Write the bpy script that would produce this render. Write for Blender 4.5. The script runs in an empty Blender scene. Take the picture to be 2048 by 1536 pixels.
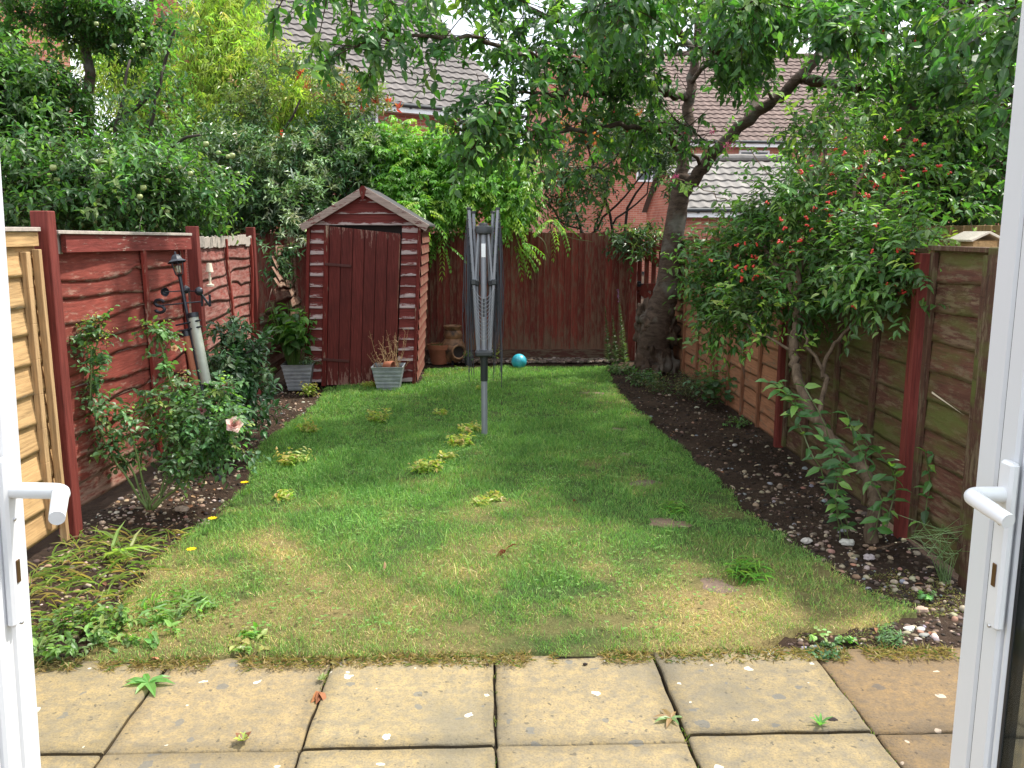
import bpy, math, random
import numpy as np
from mathutils import Vector, Matrix
rad = math.radians
# ------------------------------------------------------------------ camera, sky, sun, exposure
S = bpy.context.scene
FPX, HX, HY = 1750.0, 971.0, 461.0            # focal length in photo pixels, vanishing point of the garden's long axis
CAMZ = 1.57
PITCH = math.atan((768 - HY) / FPX); YAW = math.atan((1024 - HX) / FPX)
cd = bpy.data.cameras.new("camera"); cam = bpy.data.objects.new("camera", cd); S.collection.objects.link(cam)
cam.location = (0, 0, CAMZ); cam.rotation_euler = (rad(90) - PITCH, 0, -YAW)
cd.sensor_width = 36; cd.lens = 36 * FPX / 2048; cd.clip_start = 0.05; cd.clip_end = 800
S.camera = cam
SUN_EL, SUN_AZ = rad(58), rad(24)              # azimuth from +X towards +Y
SD = Vector((math.cos(SUN_EL) * math.cos(SUN_AZ), math.cos(SUN_EL) * math.sin(SUN_AZ), math.sin(SUN_EL)))
W = bpy.data.worlds.new("World"); S.world = W; W.use_nodes = True
wn, wl = W.node_tree.nodes, W.node_tree.links
bg = wn["Background"]; bg.inputs[1].default_value = 0.125
sky = wn.new("ShaderNodeTexSky"); sky.sky_type = 'NISHITA'; sky.sun_disc = False
sky.sun_elevation = SUN_EL; sky.sun_rotation = math.atan2(SD.x, SD.y); sky.dust_density = 3
tc = wn.new("ShaderNodeTexCoord"); nz = wn.new("ShaderNodeTexNoise"); nz.inputs['Scale'].default_value = 2.2; nz.inputs['Detail'].default_value = 6
rp = wn.new("ShaderNodeValToRGB"); rp.color_ramp.elements[0].position = .33; rp.color_ramp.elements[1].position = .6
rp.color_ramp.elements[0].color = (.55, .55, .55, 1); rp.color_ramp.elements[1].color = (.95, .95, .95, 1)
mxw = wn.new("ShaderNodeMix"); mxw.data_type = 'RGBA'; mxw.inputs[7].default_value = (8.6, 9.0, 9.6, 1)
wl.new(tc.outputs['Generated'], nz.inputs['Vector']); wl.new(nz.outputs[0], rp.inputs[0]); wl.new(rp.outputs[0], mxw.inputs[0])
wl.new(sky.outputs[0], mxw.inputs[6]); wl.new(mxw.outputs[2], bg.inputs[0])
sl = bpy.data.lights.new("sun", 'SUN'); sl.energy = 3.7; sl.angle = rad(3); sl.color = (1, .95, .86)
so = bpy.data.objects.new("sun", sl); so.rotation_euler = SD.to_track_quat('Z', 'Y').to_euler(); so.location = (8, 2, 12); S.collection.objects.link(so)
S.view_settings.view_transform = 'Standard'; S.view_settings.look = 'None'; S.view_settings.exposure = 1.02; S.view_settings.gamma = 1
S.cycles.max_bounces = 7; S.cycles.transparent_max_bounces = 8; S.cycles.use_denoising = True
S.render.engine = 'CYCLES'

rng = np.random.default_rng(7); random.seed(7)
# ------------------------------------------------------------------ survey: bearings seen from the doorway -> real positions
_Rv = np.array([math.cos(YAW), -math.sin(YAW), 0.]); _Fv = np.array([math.sin(YAW) * math.cos(PITCH), math.cos(YAW) * math.cos(PITCH), -math.sin(PITCH)])
_Uv = np.array([math.sin(YAW) * math.sin(PITCH), math.cos(YAW) * math.sin(PITCH), math.cos(PITCH)]); _C = np.array([0, 0, CAMZ])
def ray(px, py): return _Fv + (px - 1024) / FPX * _Rv - (py - 768) / FPX * _Uv
def P(px, py, d): return _C + ray(px, py) * d                         # at distance d in front
def G(px, py, z=0.0): r = ray(px, py); return _C + r * ((z - CAMZ) / r[2])   # on the level z
def PY(px, py, y): r = ray(px, py); return _C + r * (y / r[1])        # on the plane Y = y
def PX(px, py, x): r = ray(px, py); return _C + r * (x / r[0])
def nrm(v): return v / np.maximum(np.linalg.norm(v, axis=-1, keepdims=True), 1e-9)

# ------------------------------------------------------------------ noise
_nk = np.random.default_rng(3).normal(size=(14, 3)); _np = np.random.default_rng(4).uniform(0, 6.28, 14)
def noise3(p, freq):
    p = np.asarray(p, float); s = np.zeros(p.shape[:-1])
    for k in range(14): s += np.sin((p @ _nk[k]) * freq * (0.6 + .12 * k) + _np[k]) / (1 + .05 * k)
    return s / 4.2
def vnoise(x, y, sc, seed=0):
    x = np.asarray(x, float) / sc + seed * 17.3; y = np.asarray(y, float) / sc + seed * 5.1
    def h(i, j): v = np.sin(i * 127.1 + j * 311.7 + seed) * 43758.5453; return v - np.floor(v)
    i, j = np.floor(x), np.floor(y); u, v = x - i, y - j; u = u * u * (3 - 2 * u); v = v * v * (3 - 2 * v)
    return (h(i, j) * (1 - u) + h(i + 1, j) * u) * (1 - v) + (h(i, j + 1) * (1 - u) + h(i + 1, j + 1) * u) * v
def fbm(x, y, sc, seed=0): return .5 * vnoise(x, y, sc, seed) + .3 * vnoise(x, y, sc / 2.1, seed + 1) + .2 * vnoise(x, y, sc / 4.3, seed + 2)

# ------------------------------------------------------------------ objects
COL = S.collection; WL = {}
def wloc(o): return WL.get(o.name, np.zeros(3)) if o else np.zeros(3)
def props(o, label=None, cat=None, group=None, kind=None):
    if label: o['label'] = label
    if cat: o['category'] = cat
    if group: o['group'] = group
    if kind: o['kind'] = kind
    return o
def thing(name, label, cat, loc=(0, 0, 0), group=None):
    o = bpy.data.objects.new(name, None); COL.objects.link(o); o.location = tuple(map(float, loc)); o.empty_display_size = .1
    WL[o.name] = np.array(loc, float); return props(o, label, cat, group)
def link_mesh(name, me, mat, parent=None):
    o = bpy.data.objects.new(name, me); COL.objects.link(o)
    if mat: me.materials.append(mat)
    if parent: o.parent = parent
    WL[o.name] = wloc(parent); return o
def mesh_np(name, V, F, mat, parent=None, C=None, smooth=True, local=False):
    """V (n,3) in world coordinates (unless local), F (m,3 or 4)"""
    V = np.asarray(V, np.float32).reshape(-1, 3)
    if not local: V = V - wloc(parent).astype(np.float32)
    F = np.asarray(F, np.int32); k = F.shape[1]; me = bpy.data.meshes.new(name)
    me.vertices.add(len(V)); me.vertices.foreach_set('co', V.ravel())
    me.loops.add(F.size); me.loops.foreach_set('vertex_index', F.ravel())
    me.polygons.add(len(F)); me.polygons.foreach_set('loop_start', np.arange(0, F.size, k, dtype=np.int32))
    me.update(calc_edges=True); me.polygons.foreach_set('use_smooth', np.full(len(F), smooth))
    if C is not None:
        a = me.color_attributes.new('Col', 'FLOAT_COLOR', 'POINT'); c = np.ones((len(V), 4), np.float32); c[:, :3] = C; a.data.foreach_set('color', c.ravel())
    return link_mesh(name, me, mat, parent)
class MB:
    def __init__(s): s.v, s.f, s.c, s.col = [], [], [], (0.5, 0., 0.)
    def add(s, vs, fs, cs=None):
        b = len(s.v); s.v += [tuple(map(float, p)) for p in vs]; s.f += [tuple(i + b for i in f) for f in fs]; s.c += list(cs) if cs else [s.col] * len(vs)
    def box(s, c, sz, M=None, bev=0.0):
        x, y, z = [q / 2 for q in sz]; b = min(bev, x * .9, y * .9, z * .9)
        if b <= 0:
            vs = [(i * x, j * y, k * z) for i in (-1, 1) for j in (-1, 1) for k in (-1, 1)]
            fs = [(0, 1, 3, 2), (4, 6, 7, 5), (0, 4, 5, 1), (2, 3, 7, 6), (0, 2, 6, 4), (1, 5, 7, 3)]
        else:
            vs, idx = [], {}
            for i in (-1, 1):
                for j in (-1, 1):
                    for k in (-1, 1):
                        for a, q in enumerate(((x, y - b, z - b), (x - b, y, z - b), (x - b, y - b, z))):
                            idx[i, j, k, a] = len(vs); vs.append((i * q[0], j * q[1], k * q[2]))
            fs = []
            for i in (-1, 1):
                fs.append([idx[i, j, k, 0] for j, k in ((-1, -1), (1, -1), (1, 1), (-1, 1))][::i])
                fs.append([idx[j, i, k, 1] for j, k in ((-1, -1), (1, -1), (1, 1), (-1, 1))][::-i])
                fs.append([idx[j, k, i, 2] for j, k in ((-1, -1), (1, -1), (1, 1), (-1, 1))][::i])
                for j in (-1, 1):
                    fs.append((idx[i, j, -1, 0], idx[i, j, 1, 0], idx[i, j, 1, 1], idx[i, j, -1, 1])[::-i * j])
                    fs.append((idx[i, -1, j, 0], idx[i, 1, j, 0], idx[i, 1, j, 2], idx[i, -1, j, 2])[::i * j])
                    fs.append((idx[-1, i, j, 1], idx[1, i, j, 1], idx[1, i, j, 2], idx[-1, i, j, 2])[::-i * j])
                    for k in (-1, 1): fs.append((idx[i, j, k, 0], idx[i, j, k, 1], idx[i, j, k, 2])[::i * j * k])
        c = np.array(c, float)
        if M is not None: vs = [np.array(M @ Vector(v)) for v in vs]
        s.add([np.array(v) + c for v in vs], [tuple(f) for f in fs])
    def beam(s, a, b, w, t, up=(0, 0, 1), bev=.002):
        a, b = np.array(a, float), np.array(b, float); d = b - a; L = np.linalg.norm(d); x = Vector(d / L); u = Vector(up)
        y = u.cross(x); y = y.normalized() if y.length > 1e-4 else Vector((0, 1, 0)); z = x.cross(y)
        M = Matrix((x, y, z)).transposed(); s.box((a + b) / 2, (L, w, t), M, bev)
    def tube(s, pts, rs, n=8, cap=True, rough=0.0, sq=None):
        pts = [np.array(p, float) for p in pts]; m = len(pts)
        if not hasattr(rs, '__len__'): rs = [rs] * m
        b = len(s.v); vs = []; ref = None
        for i, p in enumerate(pts):
            t = pts[min(i + 1, m - 1)] - pts[max(i - 1, 0)]; t = t / max(np.linalg.norm(t), 1e-9)
            if ref is None: ref = np.array([0, 0, 1.]) if abs(t[2]) < .9 else np.array([1., 0, 0])
            u = np.cross(ref, t); u = u / np.linalg.norm(u); ref = np.cross(t, u)
            for k in range(n):
                a = 2 * math.pi * k / n; r = rs[i] * (1 + (random.uniform(-rough, rough) if rough else 0))
                vs.append(p + (math.cos(a) * u + math.sin(a) * ref) * r)
        fs = [(i * n + k, i * n + (k + 1) % n, (i + 1) * n + (k + 1) % n, (i + 1) * n + k) for i in range(m - 1) for k in range(n)]
        if cap: fs += [tuple(range(n))[::-1], tuple((m - 1) * n + k for k in range(n))]
        s.add(vs, fs)
    def lathe(s, prof, c=(0, 0, 0), n=32, M=None, cap=False):
        c = np.array(c, float); vs = []
        for r, z in prof:
            for k in range(n):
                a = 2 * math.pi * k / n; v = Vector((r * math.cos(a), r * math.sin(a), z)); v = M @ v if M is not None else v; vs.append(c + np.array(v))
        m = len(prof); fs = [(i * n + k, i * n + (k + 1) % n, (i + 1) * n + (k + 1) % n, (i + 1) * n + k) for i in range(m - 1) for k in range(n)]
        if cap: fs += [tuple(range(n))[::-1], tuple((m - 1) * n + k for k in range(n))]
        s.add(vs, fs)
    def prism(s, poly, O, U, V_, N, t):
        """poly [(u,v)] counter-clockwise seen against N, extruded from 0 to -t along N"""
        O, U, V_, N = [np.array(q, float) for q in (O, U, V_, N)]; n = len(poly)
        a = [O + U * u + V_ * v for u, v in poly]; b = [q - N * t for q in a]
        s.add(a + b, [tuple(range(n)), tuple(range(2 * n - 1, n - 1, -1))] + [(i, i + n, (i + 1) % n + n, (i + 1) % n) for i in range(n)])
    def grid(s, rows, cols_c=None):
        """rows: list of equally long lists of points; cols_c the same of colours"""
        n = len(rows[0]); m = len(rows); vs = [p for r in rows for p in r]
        s.add(vs, [(i * n + k, i * n + k + 1, (i + 1) * n + k + 1, (i + 1) * n + k) for i in range(m - 1) for k in range(n - 1)], [c for r in cols_c for c in r] if cols_c else None)
    def ico(s, c, r, sub=1, sc=(1, 1, 1), jit=0):
        V0, F0 = ICO[sub]; c = np.array(c, float); v = V0 * np.array(sc) * r
        if jit: v = v * (1 + jit * noise3(V0 * 2 + c * 9, 1.2)[:, None])
        s.add(list(v + c), [tuple(f) for f in F0])
    def build(s, name, mat, parent=None, smooth=False, local=False, angle=None):
        me = bpy.data.meshes.new(name); o = wloc(parent) if not local else np.zeros(3)
        me.from_pydata([(v[0] - o[0], v[1] - o[1], v[2] - o[2]) for v in s.v], [], s.f); me.update()
        a = me.color_attributes.new('Col', 'FLOAT_COLOR', 'POINT'); c = np.ones((len(s.v), 4), np.float32); c[:, :3] = np.array(s.c); a.data.foreach_set('color', c.ravel())
        if smooth: me.polygons.foreach_set('use_smooth', [True] * len(me.polygons))
        ob = link_mesh(name, me, mat, parent)
        if angle: me.set_sharp_from_angle(angle=rad(angle))
        return ob
def _ico(sub):
    t = (1 + 5 ** .5) / 2; v = [(-1, t, 0), (1, t, 0), (-1, -t, 0), (1, -t, 0), (0, -1, t), (0, 1, t), (0, -1, -t), (0, 1, -t), (t, 0, -1), (t, 0, 1), (-t, 0, -1), (-t, 0, 1)]
    f = [(0, 11, 5), (0, 5, 1), (0, 1, 7), (0, 7, 10), (0, 10, 11), (1, 5, 9), (5, 11, 4), (11, 10, 2), (10, 7, 6), (7, 1, 8), (3, 9, 4), (3, 4, 2), (3, 2, 6), (3, 6, 8), (3, 8, 9), (4, 9, 5), (2, 4, 11), (6, 2, 10), (8, 6, 7), (9, 8, 1)]
    v = [np.array(q) / np.linalg.norm(q) for q in v]
    for _ in range(sub):
        d, g = {}, []
        def mid(a, b):
            k = (min(a, b), max(a, b))
            if k not in d: q = v[a] + v[b]; v.append(q / np.linalg.norm(q)); d[k] = len(v) - 1
            return d[k]
        for a, b, c in f: x, y, z = mid(a, b), mid(b, c), mid(c, a); g += [(a, x, z), (b, y, x), (c, z, y), (x, y, z)]
        f = g
    return np.array(v), np.array(f)
ICO = {i: _ico(i) for i in range(4)}

# ------------------------------------------------------------------ materials
def newmat(name, rough=.6, spec=.5):
    m = bpy.data.materials.new(name); m.use_nodes = True; n = m.node_tree.nodes; b = n['Principled BSDF']
    b.inputs['Roughness'].default_value = rough; b.inputs['Specular IOR Level'].default_value = spec; return m, n, m.node_tree.links, b
def coords(n, l, scale=(1, 1, 1), swizzle=False):
    t = n.new('ShaderNodeTexCoord'); mp = n.new('ShaderNodeMapping'); mp.inputs['Scale'].default_value = scale; l.new(t.outputs['Object'], mp.inputs[0]); return mp.outputs[0]
def noise(n, l, vec, sc, det=4, rough=.55, dist=0):
    t = n.new('ShaderNodeTexNoise'); t.inputs['Scale'].default_value = sc; t.inputs['Detail'].default_value = det; t.inputs['Roughness'].default_value = rough; t.inputs['Distortion'].default_value = dist
    if vec is not None: l.new(vec, t.inputs['Vector'])
    return t.outputs[0]
def ramp(n, l, fac, stops):
    r = n.new('ShaderNodeValToRGB'); e = r.color_ramp.elements
    while len(e) < len(stops): e.new(.5)
    for q, (p, c) in zip(e, stops): q.position = p; q.color = (*c, 1) if len(c) == 3 else c
    l.new(fac, r.inputs[0]); return r.outputs[0]
def mix(n, l, fac, a, b, mode='MIX'):
    m = n.new('ShaderNodeMix'); m.data_type = 'RGBA'; m.blend_type = mode
    for i, q in ((0, fac), (6, a), (7, b)):
        if hasattr(q, 'links'): l.new(q, m.inputs[i])
        else: m.inputs[i].default_value = q if i == 0 else (*q, 1)
    return m.outputs[2]
def mth(n, l, op, a, b=0., c=None, clamp=False):
    m = n.new('ShaderNodeMath'); m.operation = op; m.use_clamp = clamp
    for i, q in enumerate((a, b) + ((c,) if c is not None else ())):
        if hasattr(q, 'links'): l.new(q, m.inputs[i])
        else: m.inputs[i].default_value = q
    return m.outputs[0]
def bump(n, l, b, h, st=.3, dist=.01):
    u = n.new('ShaderNodeBump'); u.inputs['Strength'].default_value = st; u.inputs['Distance'].default_value = dist; l.new(h, u.inputs['Height']); l.new(u.outputs[0], b.inputs['Normal'])
def attr(n): a = n.new('ShaderNodeAttribute'); a.attribute_name = 'Col'; return a
g3 = lambda v: (v, v, v)
def plain(name, col, rough=.5, metal=0, var=.12, sc=20, bst=.1, spec=.5, coat=0):
    m, n, l, b = newmat(name, rough, spec); v = coords(n, l); f = noise(n, l, v, sc, 5)
    l.new(ramp(n, l, f, [(.25, tuple(c * (1 - var) for c in col)), (.75, tuple(min(1, c * (1 + var)) for c in col))]), b.inputs['Base Color'])
    b.inputs['Metallic'].default_value = metal; bump(n, l, b, f, bst, .004); return m
def wood(name, paint, bare, wear=.42, axis=0, rough=.75, dark=None, green=0., grain=1., sharp=.08, peel=None, dirt=.35, tintvar=.35):
    """painted or stained boards; grain runs along axis; Col.r tints each board, Col.g wears it"""
    m, n, l, b = newmat(name, rough, .3); a = attr(n); sp = n.new('ShaderNodeSeparateColor'); l.new(a.outputs[0], sp.inputs[0])
    scl = [34., 34., 34.]; scl[axis] = 2.2; scp = [16., 16., 16.]; scp[axis] = 3.2
    off = n.new('ShaderNodeVectorMath'); off.operation = 'ADD'; t = n.new('ShaderNodeTexCoord'); cb = n.new('ShaderNodeCombineXYZ')
    for i in range(3): l.new(mth(n, l, 'MULTIPLY', sp.outputs[0], 7.3 + i), cb.inputs[i])
    l.new(t.outputs['Object'], off.inputs[0]); l.new(cb.outputs[0], off.inputs[1])
    def mp(s): q = n.new('ShaderNodeMapping'); q.inputs['Scale'].default_value = s; l.new(off.outputs[0], q.inputs[0]); return q.outputs[0]
    gr = noise(n, l, mp(scl), 2.2, 6, .65, .4); big = noise(n, l, mp((2.3, 2.3, 2.3)), 1., 5, .6); pe = noise(n, l, mp(scp), 2.5, 6, .7)
    c1 = ramp(n, l, gr, [(.28, tuple(x * .5 for x in paint)), (.52, paint), (.78, tuple(min(1, x * 1.3 + .01) for x in paint))])
    tint = mth(n, l, 'MULTIPLY_ADD', sp.outputs[0], tintvar, 1 - tintvar / 2)
    c1 = mix(n, l, 1., c1, (1, 1, 1), 'MULTIPLY'); vm = n.new('ShaderNodeVectorMath'); vm.operation = 'SCALE'; l.new(c1, vm.inputs[0]); l.new(tint, vm.inputs[3]); c1 = vm.outputs[0]
    c1 = mix(n, l, ramp(n, l, big, [(.42, g3(0)), (.7, g3(dirt))]), c1, dark or tuple(x * .35 for x in paint))
    bc = ramp(n, l, gr, [(.2, tuple(x * .5 for x in bare)), (.6, bare), (.9, tuple(min(1, x * 1.25) for x in bare))])
    k = mth(n, l, 'ADD', pe, mth(n, l, 'MULTIPLY', sp.outputs[1], .36)); k = mth(n, l, 'ADD', k, mth(n, l, 'MULTIPLY', big, .25))
    msk = ramp(n, l, k, [(1.03 - wear - sharp / 2, g3(0)), (1.03 - wear + sharp / 2, g3(1))])
    c = mix(n, l, msk, c1, bc)
    if peel: c = mix(n, l, ramp(n, l, k, [(1.12 - wear, g3(0)), (1.16 - wear, g3(1))]), c, peel)
    if green > 0:
        gn = noise(n, l, mp((1.6, 1.3, 5.)), 1.6, 5, .6)
        c = mix(n, l, ramp(n, l, gn, [(.60 - green * .35, g3(0)), (.75 - green * .2, g3(.85))]), c, (.085, .10, .022))
    l.new(c, b.inputs['Base Color']); bump(n, l, b, mth(n, l, 'SUBTRACT', gr, mth(n, l, 'MULTIPLY', msk, .35)), .45 * grain, .006); return m
def leafmat(name, rough=.42, trans=.42, spec=.45, tcol=(1.5, 1.75, .6)):
    m, n, l, b = newmat(name, rough, spec); a = attr(n); l.new(a.outputs[0], b.inputs['Base Color'])
    t = n.new('ShaderNodeBsdfTranslucent'); l.new(mix(n, l, 1., a.outputs[0], tcol, 'MULTIPLY'), t.inputs[0])
    x = n.new('ShaderNodeMixShader'); x.inputs[0].default_value = trans; o = n['Material Output']
    l.new(b.outputs[0], x.inputs[1]); l.new(t.outputs[0], x.inputs[2]); l.new(x.outputs[0], o.inputs[0]); return m
def colmat(name, rough=.8, spec=.3, bst=.3, sc=60, var=.25):
    m, n, l, b = newmat(name, rough, spec); a = attr(n); f = noise(n, l, coords(n, l), sc, 5)
    l.new(mix(n, l, 1., a.outputs[0], ramp(n, l, f, [(.3, g3(1 - var)), (.7, g3(1 + var * .3))]), 'MULTIPLY'), b.inputs['Base Color']); bump(n, l, b, f, bst, .004); return m
def bark(name, c1, c2, sc=14, stretch=(1, 1, .25), lich=None):
    m, n, l, b = newmat(name, .9, .2); v = coords(n, l, stretch); f = noise(n, l, v, sc, 8, .7, .8); f2 = noise(n, l, coords(n, l), 3.5, 4)
    c = ramp(n, l, f, [(.3, c1), (.7, c2)])
    if lich: c = mix(n, l, ramp(n, l, f2, [(.52, g3(0)), (.66, g3(.8))]), c, lich)
    l.new(c, b.inputs['Base Color']); bump(n, l, b, f, .9, .02); return m
RED = (.20, .022, .014)
M = {}
M['red_panel'] = wood('red stained waney boards', (.215, .044, .030), (.34, .20, .15), .23, 1, dirt=.45, sharp=.16, tintvar=.3)
M['red_panel2'] = wood('faded red waney boards', (.21, .05, .038), (.36, .20, .17), .29, 1, dirt=.25, sharp=.3)
M['broken'] = wood('weathered broken boards', (.19, .06, .04), (.30, .21, .15), .42, 1, dirt=.3, sharp=.25)
M['red_post'] = wood('red stained post', (.15, .027, .02), (.3, .17, .12), .14, 2, dirt=.2, tintvar=.1)
M['batten'] = wood('red batten', (.2, .028, .018), (.42, .28, .2), .30, 2, dirt=.2)
M['caprail'] = wood('red cap rail', (.18, .034, .026), (.36, .25, .2), .28, 1, dirt=.15)
M['pale'] = plain('bare greyed wood', (.36, .31, .27), .85, var=.25, sc=30, bst=.5)
M['pine'] = wood('new pine lap boards', (.45, .29, .135), (.55, .41, .26), .22, 1, dirt=.25, dark=(.36, .17, .06), tintvar=.25)
M['pine_v'] = wood('new pine batten', (.40, .26, .13), (.5, .38, .24), .22, 2, dirt=.2, dark=(.3, .15, .06))
M['feather'] = wood('dark red feather-edge boards', (.165, .028, .019), (.18, .10, .065), .30, 2, dirt=.3, sharp=.2, tintvar=.55)
M['gravelb'] = wood('gravel board', (.085, .03, .02), (.13, .09, .06), .4, 0)
M['shed_board'] = wood('peeling red shiplap', (.15, .024, .020), (.50, .39, .38), .285, 0, dirt=.25, sharp=.09, tintvar=.25)
M['shed_door'] = wood('dark red shed door', (.115, .019, .015), (.28, .15, .12), .14, 2, dirt=.4, tintvar=.2)
M['shed_trim'] = wood('worn shed trim', (.14, .03, .026), (.40, .30, .26), .44, 0, dirt=.2, sharp=.08)
M['shed_trimv'] = wood('worn shed upright', (.13, .014, .01), (.38, .28, .2), .28, 2, dirt=.2, sharp=.1)
M['shed_side'] = wood('shed side edge', (.16, .03, .022), (.25, .13, .09), .36, 2, dirt=.3, sharp=.15)
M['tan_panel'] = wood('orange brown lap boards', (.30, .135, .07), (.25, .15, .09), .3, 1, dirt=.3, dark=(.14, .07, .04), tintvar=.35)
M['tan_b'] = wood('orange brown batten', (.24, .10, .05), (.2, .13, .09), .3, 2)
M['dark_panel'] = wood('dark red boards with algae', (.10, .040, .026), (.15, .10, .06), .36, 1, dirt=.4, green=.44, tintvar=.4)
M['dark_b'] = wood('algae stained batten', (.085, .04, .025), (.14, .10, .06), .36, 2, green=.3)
M['felt'] = plain('roof felt', (.035, .035, .037), .9, sc=90, bst=.6)
M['iron'] = plain('painted hinge', (.07, .016, .012), .55, metal=.2)
M['dark_in'] = plain('dark shed interior', (.02, .012, .01), .9)
M['upvc'] = plain('white plastic door frame', (.60, .615, .64), .28, var=.015, sc=6, bst=.01)
M['upvc_h'] = plain('white lacquered handle', (.66, .665, .68), .3, var=.01, sc=6, bst=.01)
M['gasket'] = plain('black gasket', (.012, .012, .014), .6)
M['brass'] = plain('brown metal', (.16, .09, .045), .4, metal=.8)
M['steel'] = plain('screw steel', (.5, .5, .5), .3, metal=1)
M['grey'] = plain('grey coated aluminium', (.25, .265, .295), .42, metal=.35, var=.06)
M['blk'] = plain('dark grey plastic', (.03, .034, .037), .5)
M['blkm'] = plain('black painted metal', (.022, .025, .033), .35, metal=.3)
M['line'] = plain('grey washing line', (.045, .05, .06), .5); M['line2'] = plain('pale washing line', (.30, .31, .33), .5)
M['zinc'] = None
M['terra'] = plain('terracotta', (.33, .115, .06), .85, var=.25, sc=8, bst=.25)
M['cream'] = plain('cream painted wood', (.62, .54, .42), .6, var=.1)
M['tube'] = plain('weathered clear tube', (.36, .38, .32), .35, var=.2, sc=12); M['white'] = plain('white painted board', (.78, .79, .80), .5, var=.05)
M['bark'] = bark('cherry bark', (.028, .019, .014), (.13, .09, .068), 9, (1, 1, 2.6), (.17, .165, .14))
M['barks'] = bark('rough stump bark', (.016, .011, .008), (.13, .085, .06), 10, (1, 1, .7), (.22, .2, .17))
M['bark2'] = bark('stringy shrub bark', (.05, .034, .022), (.20, .145, .10), 22, (1, 1, .2))
M['twig'] = plain('brown twig', (.10, .065, .04), .8, var=.3)
M['twigd'] = plain('dark twig', (.035, .025, .018), .85, var=.3)
M['gstem'] = plain('green stem', (.12, .18, .05), .6, var=.2)
M['leaf'] = leafmat('leaf'); M['gloss'] = leafmat('glossy leaf', .36, .15, .5); M['grassm'] = leafmat('grass blade', .6, .3, .3, (1.3, 1.5, .6))
M['petal'] = leafmat('petal', .6, .3, .2, (1.1, 1., 1.)); M['dryleaf'] = leafmat('dry leaf', .8, .12, .2, (1.2, 1, .7))
M['stone'] = colmat('stones', .8, .3, .35, 60, .3); M['fruit'] = colmat('fruit skin', .35, .5, .05, 30, .15)
def m_glass():
    m, n, l, b = newmat('door glass', .02); b.inputs['Base Color'].default_value = (.9, .95, .93, 1); b.inputs['Transmission Weight'].default_value = 1; b.inputs['IOR'].default_value = 1.45
    t = n.new('ShaderNodeBsdfTransparent'); t.inputs[0].default_value = (.88, .93, .91, 1); x = n.new('ShaderNodeMixShader'); x.inputs[0].default_value = .35
    l.new(t.outputs[0], x.inputs[1]); l.new(b.outputs[0], x.inputs[2]); l.new(x.outputs[0], n['Material Output'].inputs[0]); return m
M['glass'] = m_glass(); M['pane'] = plain('window pane', (.05, .06, .07), .08, var=.1)
def m_zinc():
    m, n, l, b = newmat('galvanised zinc', .45); v = coords(n, l); f = noise(n, l, v, 12, 6, .6); t = n.new('ShaderNodeTexVoronoi'); t.inputs['Scale'].default_value = 60; l.new(v, t.inputs[0])
    l.new(ramp(n, l, f, [(.3, (.20, .23, .25)), (.7, (.36, .39, .41))]), b.inputs['Base Color']); b.inputs['Metallic'].default_value = .35
    w = n.new('ShaderNodeTexWave'); w.bands_direction = 'Z'; w.inputs['Scale'].default_value = 26; w.inputs['Distortion'].default_value = .6; l.new(v, w.inputs[0]); bump(n, l, b, w.outputs[1], .5, .004); return m
M['zinc'] = m_zinc()
def m_ball():
    m, n, l, b = newmat('turquoise vinyl', .35); v = coords(n, l); f = noise(n, l, v, 14, 6, .7)
    l.new(ramp(n, l, f, [(.3, (.02, .24, .33)), (.55, (.035, .36, .46)), (.72, (.2, .5, .55))]), b.inputs['Base Color']); bump(n, l, b, f, .1, .003); return m
M['ball'] = m_ball()
def m_chim():
    m, n, l, b = newmat('sooty glazed clay', .6); v = coords(n, l); f = noise(n, l, v, 7, 6, .6, .6)
    l.new(ramp(n, l, f, [(.36, (.03, .017, .012)), (.55, (.26, .13, .065)), (.75, (.36, .21, .11))]), b.inputs['Base Color']); bump(n, l, b, f, .3, .01); return m
M['chim'] = m_chim()
def m_brick(name, c1, c2, mortar):
    m, n, l, b = newmat(name, .9, .2); t = n.new('ShaderNodeTexCoord'); s = n.new('ShaderNodeSeparateXYZ'); l.new(t.outputs['Object'], s.inputs[0]); cb = n.new('ShaderNodeCombineXYZ')
    l.new(mth(n, l, 'ADD', s.outputs[0], s.outputs[1]), cb.inputs[0]); l.new(s.outputs[2], cb.inputs[1])
    k = n.new('ShaderNodeTexBrick'); l.new(cb.outputs[0], k.inputs['Vector']); k.inputs['Scale'].default_value = 1; k.inputs['Brick Width'].default_value = .225; k.inputs['Row Height'].default_value = .075
    k.inputs['Mortar Size'].default_value = .006; k.inputs['Mortar Smooth'].default_value = .3; k.inputs['Color1'].default_value = (*c1, 1); k.inputs['Color2'].default_value = (*c2, 1); k.inputs['Mortar'].default_value = (*mortar, 1)
    f = noise(n, l, cb.outputs[0], 1.3, 6, .6); l.new(mix(n, l, 1., k.outputs[0], ramp(n, l, f, [(.3, g3(.8)), (.7, g3(1.1))]), 'MULTIPLY'), b.inputs['Base Color'])
    bump(n, l, b, k.outputs[1], -.5, .01); return m
M['brick'] = m_brick('red brick', (.40, .125, .09), (.31, .085, .06), (.42, .30, .24))
M['brick2'] = m_brick('pale red brick', (.46, .19, .13), (.38, .13, .09), (.45, .33, .26))
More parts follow.
